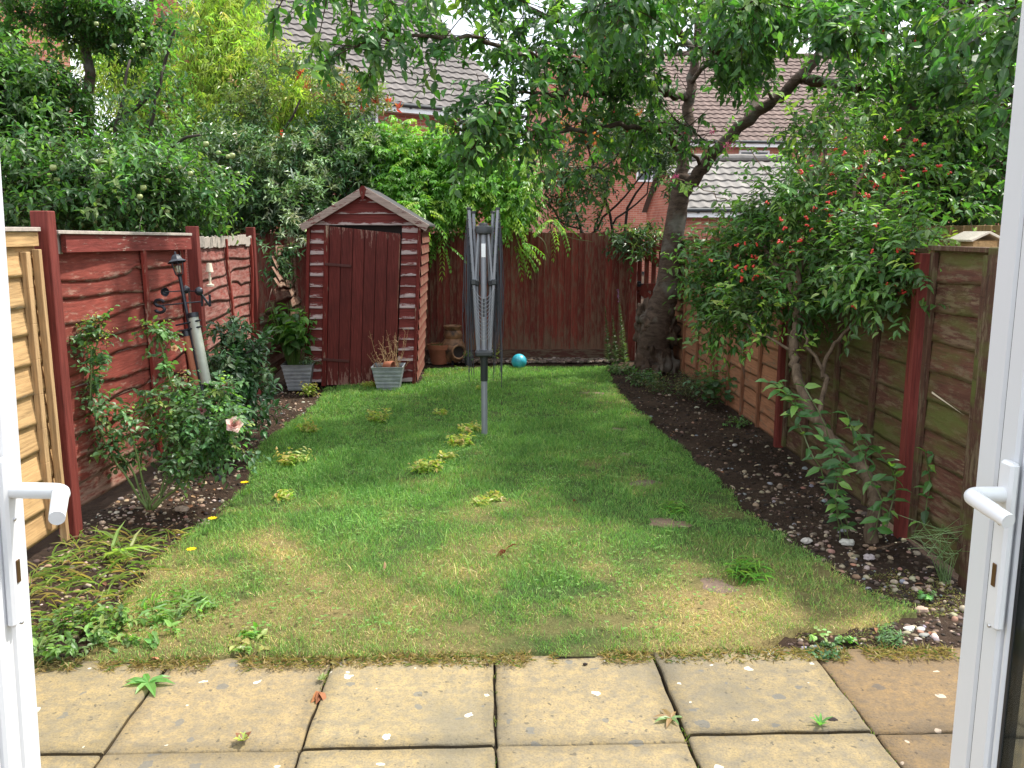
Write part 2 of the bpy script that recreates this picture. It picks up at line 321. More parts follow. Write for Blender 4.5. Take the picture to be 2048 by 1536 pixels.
def m_tile(name, c):
    m, n, l, b = newmat(name, .9, .2); a = attr(n); s = n.new('ShaderNodeSeparateColor'); l.new(a.outputs[0], s.inputs[0]); f = noise(n, l, coords(n, l), 5, 8, .7)
    c0 = ramp(n, l, f, [(.3, tuple(x * .72 for x in c)), (.6, c), (.8, tuple(x * 1.2 for x in c))]); vm = n.new('ShaderNodeVectorMath'); vm.operation = 'SCALE'; l.new(c0, vm.inputs[0]); l.new(mth(n, l, 'MULTIPLY_ADD', s.outputs[0], .25, .87), vm.inputs[3])
    l.new(vm.outputs[0], b.inputs['Base Color']); bump(n, l, b, noise(n, l, coords(n, l), 40, 4), .3, .01); return m
M['tile'] = m_tile('brown grey roof tile', (.165, .150, .142)); M['tiler'] = m_tile('red brown roof tile', (.17, .125, .11)); M['tileg'] = m_tile('lichened grey roof tile', (.23, .215, .20))
def m_slab():
    m, n, l, b = newmat('buff paving stone', .85, .3); a = attr(n); v = coords(n, l)
    f1 = noise(n, l, v, 2.2, 7, .65, .3); f2 = noise(n, l, v, 22, 7, .75); f3 = noise(n, l, v, 150, 3, .6)
    c = ramp(n, l, f1, [(.32, (.17, .148, .10)), (.47, (.28, .22, .115)), (.66, (.36, .275, .135))])
    c = mix(n, l, ramp(n, l, f2, [(.40, g3(0)), (.62, g3(.85))]), c, (.175, .155, .115)); c = mix(n, l, ramp(n, l, f3, [(.45, g3(0)), (.7, g3(.7))]), c, (.13, .115, .085))
    def spots(sc, lo, hi, seed, col, c, dens):
        t = n.new('ShaderNodeTexVoronoi'); t.inputs['Scale'].default_value = sc; mp = n.new('ShaderNodeMapping'); mp.inputs['Location'].default_value = (seed, seed * 2, 0); dn = n.new('ShaderNodeMix'); dn.data_type = 'RGBA'; dn.blend_type = 'LINEAR_LIGHT'
        dn.inputs[0].default_value = .02; l.new(v, dn.inputs[6]); nn = n.new('ShaderNodeTexNoise'); nn.inputs['Scale'].default_value = 30; l.new(v, nn.inputs['Vector']); l.new(nn.outputs[1], dn.inputs[7]); l.new(dn.outputs[2], mp.inputs[0]); l.new(mp.outputs[0], t.inputs[0])
        s = n.new('ShaderNodeSeparateColor'); l.new(t.outputs['Color'], s.inputs[0]); th = mth(n, l, 'MULTIPLY', s.outputs[1], hi)
        k = mth(n, l, 'MULTIPLY', mth(n, l, 'LESS_THAN', t.outputs['Distance'], th), mth(n, l, 'LESS_THAN', s.outputs[0], dens)); return mix(n, l, mth(n, l, 'MULTIPLY', k, .8), c, col)
    c = spots(13, 0, .34, 3.1, (.13, .13, .12), c, .34); c = spots(16, 0, .26, 7.7, (.66, .64, .57), c, .26); c = spots(45, 0, .34, 1.7, (.09, .08, .06), c, .25)
    l.new(mix(n, l, 1., c, a.outputs[0], 'MULTIPLY'), b.inputs['Base Color'])
    h = mth(n, l, 'ADD', mth(n, l, 'MULTIPLY', f1, 1.2), mth(n, l, 'MULTIPLY', f2, .5)); w = noise(n, l, coords(n, l, (5, 14, 5)), 1.2, 5, .6, 1.); bump(n, l, b, mth(n, l, 'ADD', h, mth(n, l, 'MULTIPLY', w, .7)), .8, .02); return m
M['slab'] = m_slab()
def m_soil(name, c1, c2, c3):
    m, n, l, b = newmat(name, .95, .15); v = coords(n, l); f = noise(n, l, v, 26, 10, .8); g = noise(n, l, v, 1.4, 4)
    c = ramp(n, l, f, [(.3, c1), (.55, c2), (.8, c3)]); c = mix(n, l, ramp(n, l, g, [(.45, g3(0)), (.7, g3(.5))]), c, c3); l.new(c, b.inputs['Base Color']); bump(n, l, b, f, 1., .03); return m
M['soil'] = m_soil('dark bed soil', (.015, .010, .007), (.045, .028, .018), (.12, .08, .055))
M['earth'] = m_soil('joint earth', (.012, .009, .006), (.03, .022, .014), (.07, .05, .03))
def m_lawn():
    m, n, l, b = newmat('lawn thatch', .95, .1); v = coords(n, l); a = attr(n); f = noise(n, l, v, 60, 8, .8); c = mix(n, l, 1., a.outputs[0], ramp(n, l, f, [(.3, g3(.45)), (.7, g3(1.3))]), 'MULTIPLY')
    l.new(c, b.inputs['Base Color']); bump(n, l, b, f, 1., .03); return m
M['lawn'] = m_lawn()

# ------------------------------------------------------------------ leaves
LT8 = (np.array([(0, 0, 0), (.28, .46, .05), (.3, 0, -.03), (.28, -.46, .05), (.66, .36, .02), (.68, 0, -.07), (.66, -.36, .02), (1, 0, -.16)]), np.array([(0, 2, 1), (0, 3, 2), (1, 2, 5), (1, 5, 4), (2, 3, 6), (2, 6, 5), (4, 5, 7), (5, 6, 7)]))
LT4 = (np.array([(0, 0, 0), (.42, .5, .06), (.42, -.5, .06), (1, 0, -.1)]), np.array([(0, 3, 1), (0, 2, 3)]))
class Fol:
    def __init__(s): s.V, s.F, s.C, s.n = [], [], [], 0
    def raw(s, V, F, C): s.V.append(V.reshape(-1, 3)); s.F.append(F + s.n); s.C.append(C); s.n += len(V.reshape(-1, 3))
    def leaves(s, pos, d, up, L, Wd, col, T=LT4, curl=0.):
        tv, tf = T; n = len(pos); X = nrm(d); Z = nrm(up - (up * X).sum(1, keepdims=True) * X); Y = np.cross(Z, X); L = np.broadcast_to(L, (n,)); Wd = np.broadcast_to(Wd, (n,))
        z = tv[None, :, 2] - (tv[None, :, 0] ** 2) * (curl if np.ndim(curl) == 0 else curl[:, None])
        V = pos[:, None] + X[:, None] * (tv[None, :, 0] * L[:, None])[..., None] + Y[:, None] * (tv[None, :, 1] * Wd[:, None])[..., None] + Z[:, None] * (z * L[:, None])[..., None]
        F = (tf[None] + (np.arange(n) * len(tv))[:, None, None]).reshape(-1, 3); s.raw(V, F, np.repeat(col, len(tv), axis=0))
    def twigs(s, A, B, r0, r1, col):
        n = len(A); D = nrm(B - A); u = nrm(np.cross(D, np.array([.3, .5, .8]))); w = np.cross(D, u); V = []
        for Q, r in ((A, r0), (B, r1)):
            for k in range(3): V.append(Q + (math.cos(2.094 * k) * u + math.sin(2.094 * k) * w) * r)
        V = np.stack(V, 1); f = [];
        for k in range(3): a, b = k, (k + 1) % 3; f += [(a, b, b + 3), (a, b + 3, a + 3)]
        F = (np.array(f)[None] + (np.arange(n) * 6)[:, None, None]).reshape(-1, 3); s.raw(V, F, np.repeat(np.broadcast_to(np.array(col, float), (n, 3)), 6, axis=0))
    def build(s, name, mat, parent=None, smooth=False): return mesh_np(name, np.concatenate(s.V), np.concatenate(s.F), mat, parent, np.concatenate(s.C), smooth)
def pal(n, cols, wts=None, jit=.18, key=None):
    cols = np.array(cols, float); wts = np.array(wts if wts is not None else np.ones(len(cols)), float); i = rng.choice(len(cols), n, p=wts / wts.sum())
    c = cols[i] * (1 + rng.uniform(-jit, jit, (n, 1))); return np.clip(c * (1 + rng.uniform(-jit / 2, jit / 2, (n, 3))), 0, 1)
def unit(n): return nrm(rng.normal(size=(n, 3)))
def blobpts(blobs, n, shell=.45, thr=-.35, freq=2.2):
    """blobs: (px,py,rpx,rpy,dist,rdepth[,weight]) -> points and outward directions inside ellipsoids standing at their real distance"""
    w = np.array([(b[2] * b[3] * (b[4] / 10) ** 2) ** .8 * (b[6] if len(b) > 6 else 1) for b in blobs]); w /= w.sum(); out, od = [], []
    tot = 0
    while tot < n:
        i = rng.choice(len(blobs), n, p=w); u = unit(n); r = rng.uniform(0, 1, n) ** shell; B = np.array([b[:6] for b in blobs])[i]
        c = np.stack([P(b[0], b[1], b[4]) for b in blobs])[i]; sx, sy = B[:, 2] * B[:, 4] / FPX, B[:, 3] * B[:, 4] / FPX
        rr = 1 + .22 * noise3(u * 2.3 + c, 1.1); q = c + np.stack([u[:, 0] * sx, u[:, 1] * B[:, 5], u[:, 2] * sy], 1) * (r * rr)[:, None]
        k = noise3(q, freq) > thr; out.append(q[k]); od.append(nrm(u * np.array([1, 1, 1.]))[k]); tot += k.sum()
    return np.concatenate(out)[:n], np.concatenate(od)[:n]
def sprays(F, B, D, L, nl, ll, lw, cols, wts, T=LT4, droop=.3, spread=.9, sag=.15, jit=.2, twig=None, tw=.003, curl=.15, tipcol=None, upb=1., alt=True, t0=.15, clj=.3):
    """leafy shoots starting at B going along D; nl leaves each"""
    n = len(B); L = np.broadcast_to(L, (n,)); t = np.linspace(t0, 1, nl)[None] + rng.uniform(-.04, .04, (n, nl)); D = nrm(D)
    pos = B[:, None] + D[:, None] * (t * L[:, None])[..., None]; pos[..., 2] -= sag * (t ** 2) * L[:, None]
    side = nrm(np.cross(D, np.array([0, 0, 1.]) + rng.normal(0, .35, (n, 3)))); nn = np.cross(side, D); sg = np.where((np.arange(nl) % 2)[None] > 0, 1, -1) * np.ones((n, 1))
    ph = rng.uniform(-.6, .6, (n, nl)) if alt else (np.arange(nl) * 2.4)[None] + rng.uniform(0, 6, (n, 1))
    if alt: ld = D[:, None] * (1 - spread * .5) + (side[:, None] * np.cos(ph)[..., None] + nn[:, None] * np.sin(ph)[..., None]) * (sg * spread)[..., None]
    else: ld = D[:, None] * (1 - spread * .5) + (side[:, None] * np.cos(ph)[..., None] + nn[:, None] * np.sin(ph)[..., None]) * spread
    ld = ld + rng.normal(0, .22, ld.shape); ld[..., 2] -= droop * rng.uniform(.4, 1.4, (n, nl)); up = rng.normal(0, .4, ld.shape); up[..., 2] += upb; up += D[:, None] * .3
    m = n * nl; sz = (ll * rng.uniform(.65, 1.2, (n, nl)) * (1.05 - .35 * (t - .5).clip(0))).ravel(); cb = pal(n, cols, wts, clj); c = np.repeat(cb[:, None], nl, 1) * (1 + rng.uniform(-jit, jit, (n, nl, 1)))
    if tipcol is not None: tt = (t[..., None] ** 3) * tipcol[1]; c = c * (1 - tt) + np.array(tipcol[0]) * tt
    F.leaves(pos.reshape(m, 3), ld.reshape(m, 3), up.reshape(m, 3), sz, sz * lw, c.reshape(m, 3).clip(0, 1), T, curl)
    if twig is not None:
        mid = B + D * (L * .5)[:, None]; mid[:, 2] -= sag * .25 * L; end = B + D * L[:, None]; end[:, 2] -= sag * L; twig.twigs(B, mid, tw, tw * .75, TW); twig.twigs(mid, end, tw * .75, tw * .3, TW)
TW = (.07, .048, .03)
def limb(mb, pts, r0, r1, n=8, wob=.02, sub=4, rough=.06):
    pts = [np.array(p, float) for p in pts]; q = []
    for i in range(len(pts) - 1):
        a, b, c, d = pts[max(i - 1, 0)], pts[i], pts[i + 1], pts[min(i + 2, len(pts) - 1)]
        for k in range(sub):
            t = k / sub; q.append(.5 * (2 * b + (c - a) * t + (2 * a - 5 * b + 4 * c - d) * t * t + (3 * b - a - 3 * c + d) * t ** 3) + rng.normal(0, wob, 3) * (1 if i + k else 0))
    q.append(pts[-1]); m = len(q); rs = [r0 + (r1 - r0) * (i / (m - 1)) ** .8 for i in range(m)]; mb.tube(q, rs, n, True, rough); return np.array(q)
# =================================================================== THE SETTING
gv = MB(); gv.box((0, 40, -.35), (160, 120, .5)); props(gv.build('ground', M['soil']), kind='structure')
def inpoly(x, y, poly):
    c = np.zeros(np.shape(x), bool); n = len(poly)
    for i in range(n):
        (x1, y1), (x2, y2) = poly[i], poly[(i + 1) % n]
        with np.errstate(divide='ignore', invalid='ignore'): k = ((y1 > y) != (y2 > y)) & (x < (x2 - x1) * (y - y1) / (y2 - y1 + 1e-12) + x1)
        c ^= k
    return c
lawn_px = [(70, 1335), (150, 1330), (215, 1262), (240, 1215), (300, 1150), (350, 1090), (430, 1035), (490, 985), (502, 905), (560, 862), (640, 806), (655, 782), (700, 774), (835, 772), (850, 742), (1000, 736), (1215, 736), (1232, 775), (1290, 835), (1370, 905), (1440, 962), (1500, 1030), (1570, 1085), (1660, 1135), (1745, 1185), (1830, 1228), (1760, 1252), (1600, 1258), (1540, 1290), (1520, 1345)]
LP = [tuple(G(a, b)[:2]) for a, b in lawn_px]; LP[0] = (-2.3, 3.04); LP[-1] = (LP[-1][0], 3.04)
def edgedist(x, y):
    d = np.full(np.shape(x), 9.)
    for i in range(len(LP)):
        a, b = np.array(LP[i]), np.array(LP[(i + 1) % len(LP)]); ab = b - a; t = np.clip(((x - a[0]) * ab[0] + (y - a[1]) * ab[1]) / (ab @ ab), 0, 1); d = np.minimum(d, np.hypot(x - a[0] - t * ab[0], y - a[1] - t * ab[1]))
    return d
def sgn(x, y): return np.where(inpoly(x, y, LP), 1, -1) * edgedist(x, y)
def straw(x, y):   # how dry the grass is, 0 green .. 1 straw
    s = np.clip(1.35 - (y - 3.0) / 1.9, 0, 1.2) * .62 + (fbm(x, y, .9, 3) - .5) * 1.5 + (fbm(x, y, .2, 8) - .5) * 1.1
    s = s * np.where(y > 3.9, .8, 1); s += .7 * np.exp(-(((x + .95 + .45 * (y - 4)) / .16) ** 2 + ((y - 4.05) / .45) ** 2)) + .55 * np.exp(-((x - .95) ** 2 / .10 + (y - 3.55) ** 2 / .07))
    return np.clip(s - .16, 0, 1)
def sheet(x0, x1, y0, y1, st, zf):
    xs = np.arange(x0, x1 + st, st); ys = np.arange(y0, y1 + st, st); X, Y = np.meshgrid(xs, ys); n = len(xs); Z = zf(X, Y)
    i = np.arange(len(ys) - 1)[:, None] * n + np.arange(n - 1)[None]; return X, Y, Z, np.stack([i, i + 1, i + n + 1, i + n], -1).reshape(-1, 4)
def zsoil(x, y): return -.012 + (fbm(x, y, .35, 5) - .5) * .05 + (fbm(x, y, .07, 9) - .5) * .022
X, Y, Z, F = sheet(-2.3, 2.3, 3.03, 10.9, .022, zsoil)
props(mesh_np('flower_bed_soil', np.stack([X, Y, Z], -1), F, M['soil']), kind='structure')
def zlawn(x, y): return .012 + (fbm(x, y, .8, 2) - .5) * .03 + (fbm(x, y, .1, 6) - .5) * .012
X, Y, Z, F = sheet(-2.3, 2.2, 3.03, 10.75, .03, zlawn)
e = sgn(X, Y) + (fbm(X, Y, .25, 12) - .5) * .13; Z2 = np.where(e > 0, Z * np.clip(e / .05, 0, 1) + .004, -.09)
keep = (e.ravel()[F] > -.05).all(1); st = straw(X, Y)[..., None]
grC, stC = np.array([.085, .125, .04]), np.array([.40, .30, .135])
props(mesh_np('lawn', np.stack([X, Y, Z2], -1), F[keep], M['lawn'], C=(grC * (1 - st) + stC * st).reshape(-1, 3)), kind='structure')

# patio
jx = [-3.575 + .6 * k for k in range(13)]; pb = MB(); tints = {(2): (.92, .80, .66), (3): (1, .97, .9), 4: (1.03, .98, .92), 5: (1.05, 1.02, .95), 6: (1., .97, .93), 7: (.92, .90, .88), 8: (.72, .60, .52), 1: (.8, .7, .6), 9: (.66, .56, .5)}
for r, (y0, y1) in enumerate(((2.481, 3.075), (1.885, 2.470), (1.285, 1.870), (.685, 1.27), (.085, .67))):
    for k in range(12):
        x0, x1 = jx[k] + .0045, jx[k + 1] - .0045; yo = random.uniform(-.006, .006) + (.035 if k in (7, 8) and r == 0 else 0) - (.0 if k > 2 else .012)
        y1b = y1 + (.03 if k in (7, 8) and r == 1 else 0); zt = random.uniform(-.004, .004) + (.006 if k == 7 else 0)
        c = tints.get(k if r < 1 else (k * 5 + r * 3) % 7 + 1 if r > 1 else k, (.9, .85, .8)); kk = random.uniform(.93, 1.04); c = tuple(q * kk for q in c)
        nx = 24; rows, cc = [], []
        ex = lambda i: (.0018 * math.sin(i * 1.1 + k) + random.uniform(-.0012, .0012))
        us = [0, .004, .012] + list(np.linspace(.03, .97, 14)) + [.988, .996, 1]
        hz = lambda u: -.008 if u in (0, 1) else (-.0035 if u in (.004, .996) else (-.001 if u in (.012, .988) else 0))
        ya, yb = y0 + (yo if r == 0 else 0), y1b + yo * (r > 0) * .2
        for j, v in enumerate(us):
            rw = []
            for i, u in enumerate(us):
                e1 = ex(j) if i in (0, 1, len(us) - 1, len(us) - 2) else 0; e2 = ex(i + 3) if j in (0, 1, len(us) - 1, len(us) - 2) else 0
                rw.append((x0 + (x1 - x0) * u + e1, ya + (yb - ya) * v + e2, zt + hz(u) + hz(v) + .002 * math.sin(u * 7 + k * 2) * math.sin(v * 5 + r)))
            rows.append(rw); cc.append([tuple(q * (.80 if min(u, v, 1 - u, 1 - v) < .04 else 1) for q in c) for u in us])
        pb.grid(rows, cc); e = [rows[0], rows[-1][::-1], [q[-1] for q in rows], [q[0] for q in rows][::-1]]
        for s in e: pb.grid([[(a, b, z - .05) for a, b, z in s], s], [[(.4, .36, .3)] * len(s)] * 2)
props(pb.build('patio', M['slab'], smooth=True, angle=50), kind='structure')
jb = MB(); jb.box((0, 1.5, -.043), (7.3, 3.06, .05)); props(jb.build('patio_joints', M['earth']), kind='structure')

# grass blades
def blades(n, x0, x1, y0, y1, h0, h1, w, lawnonly=True, seed=0, band=None):
    x = rng.uniform(x0, x1, n); y = rng.uniform(y0, y1, n); e = sgn(x, y) + (fbm(x, y, .25, 12) - .5) * .13
    k = (e > .0) if band is None else (e > band[0]) & (e < band[1]); s = straw(x, y)
    for (sx, sy, sr) in STEPS: k &= ((x - sx) / sr[0]) ** 2 + ((y - sy) / sr[1]) ** 2 > rng.uniform(.0, .8, n)
    k &= rng.uniform(0, 1, n) < 1.05 - .55 * s * (fbm(x, y, .3, 21) > .5) - .75 * (fbm(x, y, .16, 25) > .66)
    x, y, s, e = x[k], y[k], s[k], e[k]; n = len(x); dry = rng.uniform(0, 1, n) < s * .85; tall = fbm(x, y, .35, 31)
    h = (h0 + (h1 - h0) * rng.uniform(0, 1, n) ** 1.5) * (.3 + 1.35 * tall) * np.where(dry, .62, 1); h *= np.clip(.6 + e * 3, .6, 1)
    a = rng.uniform(0, 6.28, n); lean = rng.uniform(.1, .8, n) * np.where(dry, 1.9, 1); d = np.stack([np.cos(a) * lean, np.sin(a) * lean, np.ones(n)], 1); d = nrm(d)
    b = rng.uniform(0, 6.28, n); sd = np.stack([np.cos(b), np.sin(b), np.zeros(n)], 1); p = np.stack([x, y, zlawn(x, y) + .002], 1)
    m = p + d * (h * .55)[:, None]; tip = p + d * h[:, None]; tip[:, :2] += (d[:, :2] * (h * .5)[:, None]); tip[:, 2] -= h * .12; hw = (w * rng.uniform(.6, 1.2, n))[:, None]
    V = np.stack([p - sd * hw, p + sd * hw, m - sd * hw * .8, m + sd * hw * .8, tip], 1); F = (np.array([(0, 1, 3), (0, 3, 2), (2, 3, 4)])[None] + (np.arange(n) * 5)[:, None, None]).reshape(-1, 3)
    gc = pal(n, [(.13, .29, .065), (.19, .355, .085), (.095, .215, .055), (.29, .41, .12)], [4, 4, 3, 1.5]); dc = pal(n, [(.56, .45, .19), (.46, .36, .16), (.60, .50, .26), (.34, .34, .10)], [3, 3, 2, 2])
    c = np.where(dry[:, None], dc, gc); big = fbm(x, y, 1.1, 41)[:, None]; c = c * (.62 + .5 * big + .38 * fbm(x, y, .16, 47)[:, None]); gg = (~dry)[:, None] * s[:, None] * .5; c = c * (1 - gg) + np.array([.36, .40, .10]) * gg
    return V, F, np.repeat(c, 5, axis=0)
step_px = [(1180, 789, .16, .09), (1192, 826, .08, .05), (1236, 862, .13, .085), (1248, 912, .10, .06), (1294, 970, .14, .08), (1335, 1051, .15, .09), (1413, 1178, .15, .10)]
STEPS = [(G(a, b)[0], G(a, b)[1], (c, d)) for a, b, c, d in step_px]
gf = Fol()
for a in ((150000, -2.2, 2.1, 3.0, 5.0, .012, .045, .0013), (120000, -1.9, 1.7, 5.0, 7.2, .015, .05, .0017), (90000, -1.6, 1.8, 7.2, 10.75, .018, .055, .0026)): gf.raw(*blades(*a))
gf.raw(*blades(2500, -1.9, 1.7, 3.3, 8.5, .06, .10, .0018)); gf.raw(*blades(60000, -2.2, 2.2, 3.0, 9, .02, .05, .0013, band=(-.01, .06)))
# tufts that lean over the patio edge
n = 7000; x = rng.uniform(-2.0, 1.75, n); k = fbm(x, x * 0, .13, 51) > .36; x = x[k]; n = len(x); y = 3.05 - rng.uniform(0, 1, n) ** 2 * .05 * (1 + fbm(x, x * 0, .2, 3)); p = np.stack([x, y, np.full(n, .004)], 1)
d = np.stack([rng.normal(0, .8, n), rng.normal(-.35, .7, n), rng.uniform(.2, 1, n)], 1); gf.leaves(p, d, np.tile([0, 0, 1.], (n, 1)) + rng.normal(0, .4, (n, 3)), rng.uniform(.015, .04, n), .0025, pal(n, [(.36, .27, .12), (.42, .33, .17), (.20, .16, .06), (.13, .20, .05)], [4, 3, 3, 2]), LT4, .3)
props(gf.build('lawn_grass', M['grassm']), 'short lawn grass, dry and straw coloured by the patio and greener towards the shed', 'grass', kind='stuff')
# clover between the blades
cf = Fol(); n = 5200; x = rng.uniform(-1.9, 1.7, n); y = rng.uniform(3.15, 8.6, n); k = (sgn(x, y) > .05) & (fbm(x, y, .45, 61) + .10 * (x < -.2) > .56); x, y = x[k], y[k]; n = len(x); z = zlawn(x, y) + rng.uniform(.015, .04, n)
for j in range(3):
    a = rng.uniform(0, .5, n) + j * 2.094; d = np.stack([np.cos(a), np.sin(a), np.full(n, .15)], 1); cf.leaves(np.stack([x, y, z], 1), d, np.tile([0, 0, 1.], (n, 1)), rng.uniform(.008, .014, n), .011, pal(n, [(.14, .27, .06), (.18, .33, .08)]), LT4)
props(cf.build('clover_patches', M['leaf']), 'low clover leaves growing in patches through the lawn', 'clover', kind='stuff')

# pebbles and clods
def stones(name, x, y, r, cols, wts, label, cat, flat=.6, sub=1, zf=None, mat=None, kind='stuff', lift=.25):
    V0, F0 = ICO[sub]; n = len(x); a = rng.uniform(0, 6.28, n); ca, sa = np.cos(a), np.sin(a); sx = rng.uniform(.7, 1.4, n); sy = rng.uniform(.6, 1.1, n); sz = rng.uniform(.45, 1, n) * flat * 1.3
    q = V0[None] * np.stack([sx, sy, sz], 1)[:, None]; q = q * (1 + .16 * noise3(q * 1.5 + np.stack([x, y, a], 1)[:, None] * 5, 1.3))[..., None]; q = q * r[:, None, None]
    V = np.stack([q[..., 0] * ca[:, None] - q[..., 1] * sa[:, None] + x[:, None], q[..., 0] * sa[:, None] + q[..., 1] * ca[:, None] + y[:, None], q[..., 2] + (zf(x, y) + r * flat * lift)[:, None]], -1)
    F = (F0[None] + (np.arange(n) * len(V0))[:, None, None]).reshape(-1, 3); return props(mesh_np(name, V, F, mat or M['stone'], C=np.repeat(pal(n, cols, wts, .2), len(V0), axis=0)), label, cat, kind=kind)
def bedpts(n, x0, x1, y0, y1, dens):
    x = rng.uniform(x0, x1, n); y = rng.uniform(y0, y1, n); k = (sgn(x, y) < -.02) & (rng.uniform(0, 1, n) < dens(x, y)); return x[k], y[k]
PC = [(.30, .22, .16), (.34, .27, .21), (.16, .12, .09), (.28, .16, .11), (.46, .41, .35), (.22, .22, .23), (.30, .25, .17)]
x, y = bedpts(5200, .8, 2.15, 3.1, 8.5, lambda x, y: np.clip(1.15 - (y - 3.1) / 3.2, .12, 1) * (.25 + .9 * (fbm(x, y, .4, 71) > .42)))
stones('pebbles', x, y, .0045 + .017 * rng.uniform(0, 1, len(x)) ** 3.2, PC, [4, 3, 5, 2, .7, 2, 3], 'pebbles and gravel lying in the bare soil bed by the right fence', 'gravel', zf=zsoil)
x, y = bedpts(5600, -2.2, -.9, 3.1, 9, lambda x, y: np.clip(.35 + (y < 5.8) * .5, 0, 1) * (.2 + .9 * (fbm(x, y, .35, 75) > .45)))
stones('pebbles', x, y, .0045 + .014 * rng.uniform(0, 1, len(x)) ** 2.8, PC, [4, 4, 3, 3, 2, 1, 4], 'pebbles and stone chips lying in the bed along the left fence', 'gravel', zf=zsoil)
x = rng.uniform(-.7, 1.6, 1500); y = rng.uniform(10.35, 10.68, 1500); stones('pebbles', x, y, rng.uniform(.008, .03, 1500), [(.20, .15, .12), (.32, .27, .23), (.12, .09, .07), (.06, .04, .03)], [3, 1, 3, 3], 'gravel strip at the foot of the back fence', 'gravel', zf=lambda x, y: x * 0 + .01)
x, y = bedpts(16000, -2.2, 2.15, 3.08, 9.8, lambda x, y: x * 0 + 1.)
stones('soil_clods', x, y, .004 + .016 * rng.uniform(0, 1, len(x)) ** 2, [(.02, .013, .009), (.04, .025, .016), (.085, .055, .037)], [3, 3, 2], 'crumbled dark soil clods on the beds', 'soil', zf=zsoil, sub=0, lift=.1)
# stepping stones
for i, (sx, sy, (rx, ry)) in enumerate(STEPS):
    mb = MB(); pl = []
    for k in range(14):
        a = 6.283 * k / 14; q = random.uniform(.6, 1.05); ca, sa = math.cos(a), math.sin(a); pl.append((sx + rx * q * math.copysign(abs(ca) ** .7, ca), sy + ry * q * math.copysign(abs(sa) ** .7, sa)))
    z = float(zlawn(sx, sy)) + .005; mb.add([(sx, sy, z + .001)] + [(sx + (a - sx) * .93, sy + (b - sy) * .93, z) for a, b in pl] + [(a, b, z - .03) for a, b in pl], [(0, 1 + k, 1 + (k + 1) % 14) for k in range(14)] + [(1 + k, 15 + k, 15 + (k + 1) % 14, 1 + (k + 1) % 14) for k in range(14)])
    mb.c = [random.choice([(.19, .125, .085), (.16, .11, .08)])] * len(mb.v)
    lab = ['flat stepping stone sunk in the grass nearest the tree trunk', 'small half-hidden stepping stone second from the tree', 'pale stepping stone third from the tree, level with the dryer foot', 'dark stepping stone mostly overgrown, fourth from the tree', 'stepping stone with soil on it, fifth from the tree', 'grey brown stepping stone, second nearest to the patio', 'stepping stone ringed by dry grass nearest to the patio'][i]
    props(mb.build('stepping_stone', M['stone'], smooth=True), lab, 'stepping stone', 'stepping stones set in the lawn')
# =================================================================== FENCES
def waney(mb, O, U, N, L, v0, v1, nb, wave=.03, bulge=None, seed=0, starts=None, seg=26, wear=.0, lip=.014, lowwear=0.):
    """overlapping boards with wavy lower edges; U along, N out of the fence, wear grows at the lower edges"""
    O, U, N = map(lambda q: np.array(q, float), (O, U, N)); r = random.Random(seed); bh = (v1 - v0) / nb; bulge = bulge or (lambda u, v: 0)
    for i in range(nb):
        vb = v0 + i * bh; vt = vb + bh * 1.18 if i < nb - 1 else v1; ph, fq, am = r.uniform(0, 6.28), r.uniform(2.2, 4.6) / max(L, 1), wave * r.uniform(.35, 1); ph2, kx, kd = r.uniform(0, 6.28), r.uniform(.1, .9) * L, r.choice([0, 0, 1, -1]) * wave * .8; sl = r.uniform(-.012, .012)
        ua = starts[i] if starts else 0.; tint = r.random(); w0 = wear + lowwear * max(0, 1 - i / 4) + r.uniform(0, .12) * (lowwear > 0); rows = [[], [], [], [], []]; cc = [[], [], [], [], []]
        for k in range(seg + 1):
            u = ua + (L - ua) * k / seg; w = am * math.sin(fq * u * 1.2 + ph) + am * .4 * math.sin(fq * 3.7 * u + ph2) + kd * math.exp(-((u - kx) / .07) ** 2) + sl * (u - L / 2) + r.uniform(-.0015, .0015)
            lo = vb + w * (0 if i == 0 and starts is None else 1); base = O + U * u
            for j, (v, d) in enumerate(((lo + .004, lip - .012), (lo, lip), (lo + .02, lip - .002), ((lo + vt) / 2, lip * .6), (vt, .004))):
                rows[j].append(base + np.array([0, 0, v]) + N * (d + bulge(u, v))); cc[j].append((tint, (w0 + .2, w0 + .42, w0 + .12, w0, w0)[j], 0))
        if np.cross(U, np.array([0, 0, 1.])) @ N < 0: rows = [q[::-1] for q in rows]; cc = [q[::-1] for q in cc]
        mb.grid(rows, cc)
def vbat(mb, O, U, N, u, v0, v1, w=.038, t=.02, off=.02, bulge=None, seg=8):
    bulge = bulge or (lambda u, v: 0); O, U, N = map(lambda q: np.array(q, float), (O, U, N))
    for k in range(seg):
        a, b = v0 + (v1 - v0) * k / seg, v0 + (v1 - v0) * (k + 1) / seg; pa = O + U * u + N * (off + bulge(u, a)) + [0, 0, a]; pb = O + U * u + N * (off + bulge(u, b)) + [0, 0, b]; mb.beam(pa, pb, w, t, up=N, bev=.002)
def post(x, y, z, w, label, lean=(0, 0), mat='red_post', grp='fence posts', top=0., d=None):
    t = MB(); t.col = (random.random(), 0, 0); a = np.array([x, y, -.1]); b = np.array([x + lean[0], y + lean[1], z]); t.beam(a, b, w, d or w, up=(0, 1, 0), bev=.004)
    return props(t.build('fence_post', M[mat]), label, 'fence post', grp)
XL = -2.25; N1 = (1, 0, 0)
post(XL + .075, 4.45, 1.665, .085, 'tall bright red post between the new pine panel and the red waney panel', (0, 0))
post(XL + .17, 6.44, 1.60, .075, 'red post behind the leaning garden lamp, between the two whole red panels', (-.02, 0))
post(XL + .02, 8.52, 1.60, .075, 'slim red post at the far end of the faded red panel, before the broken one')
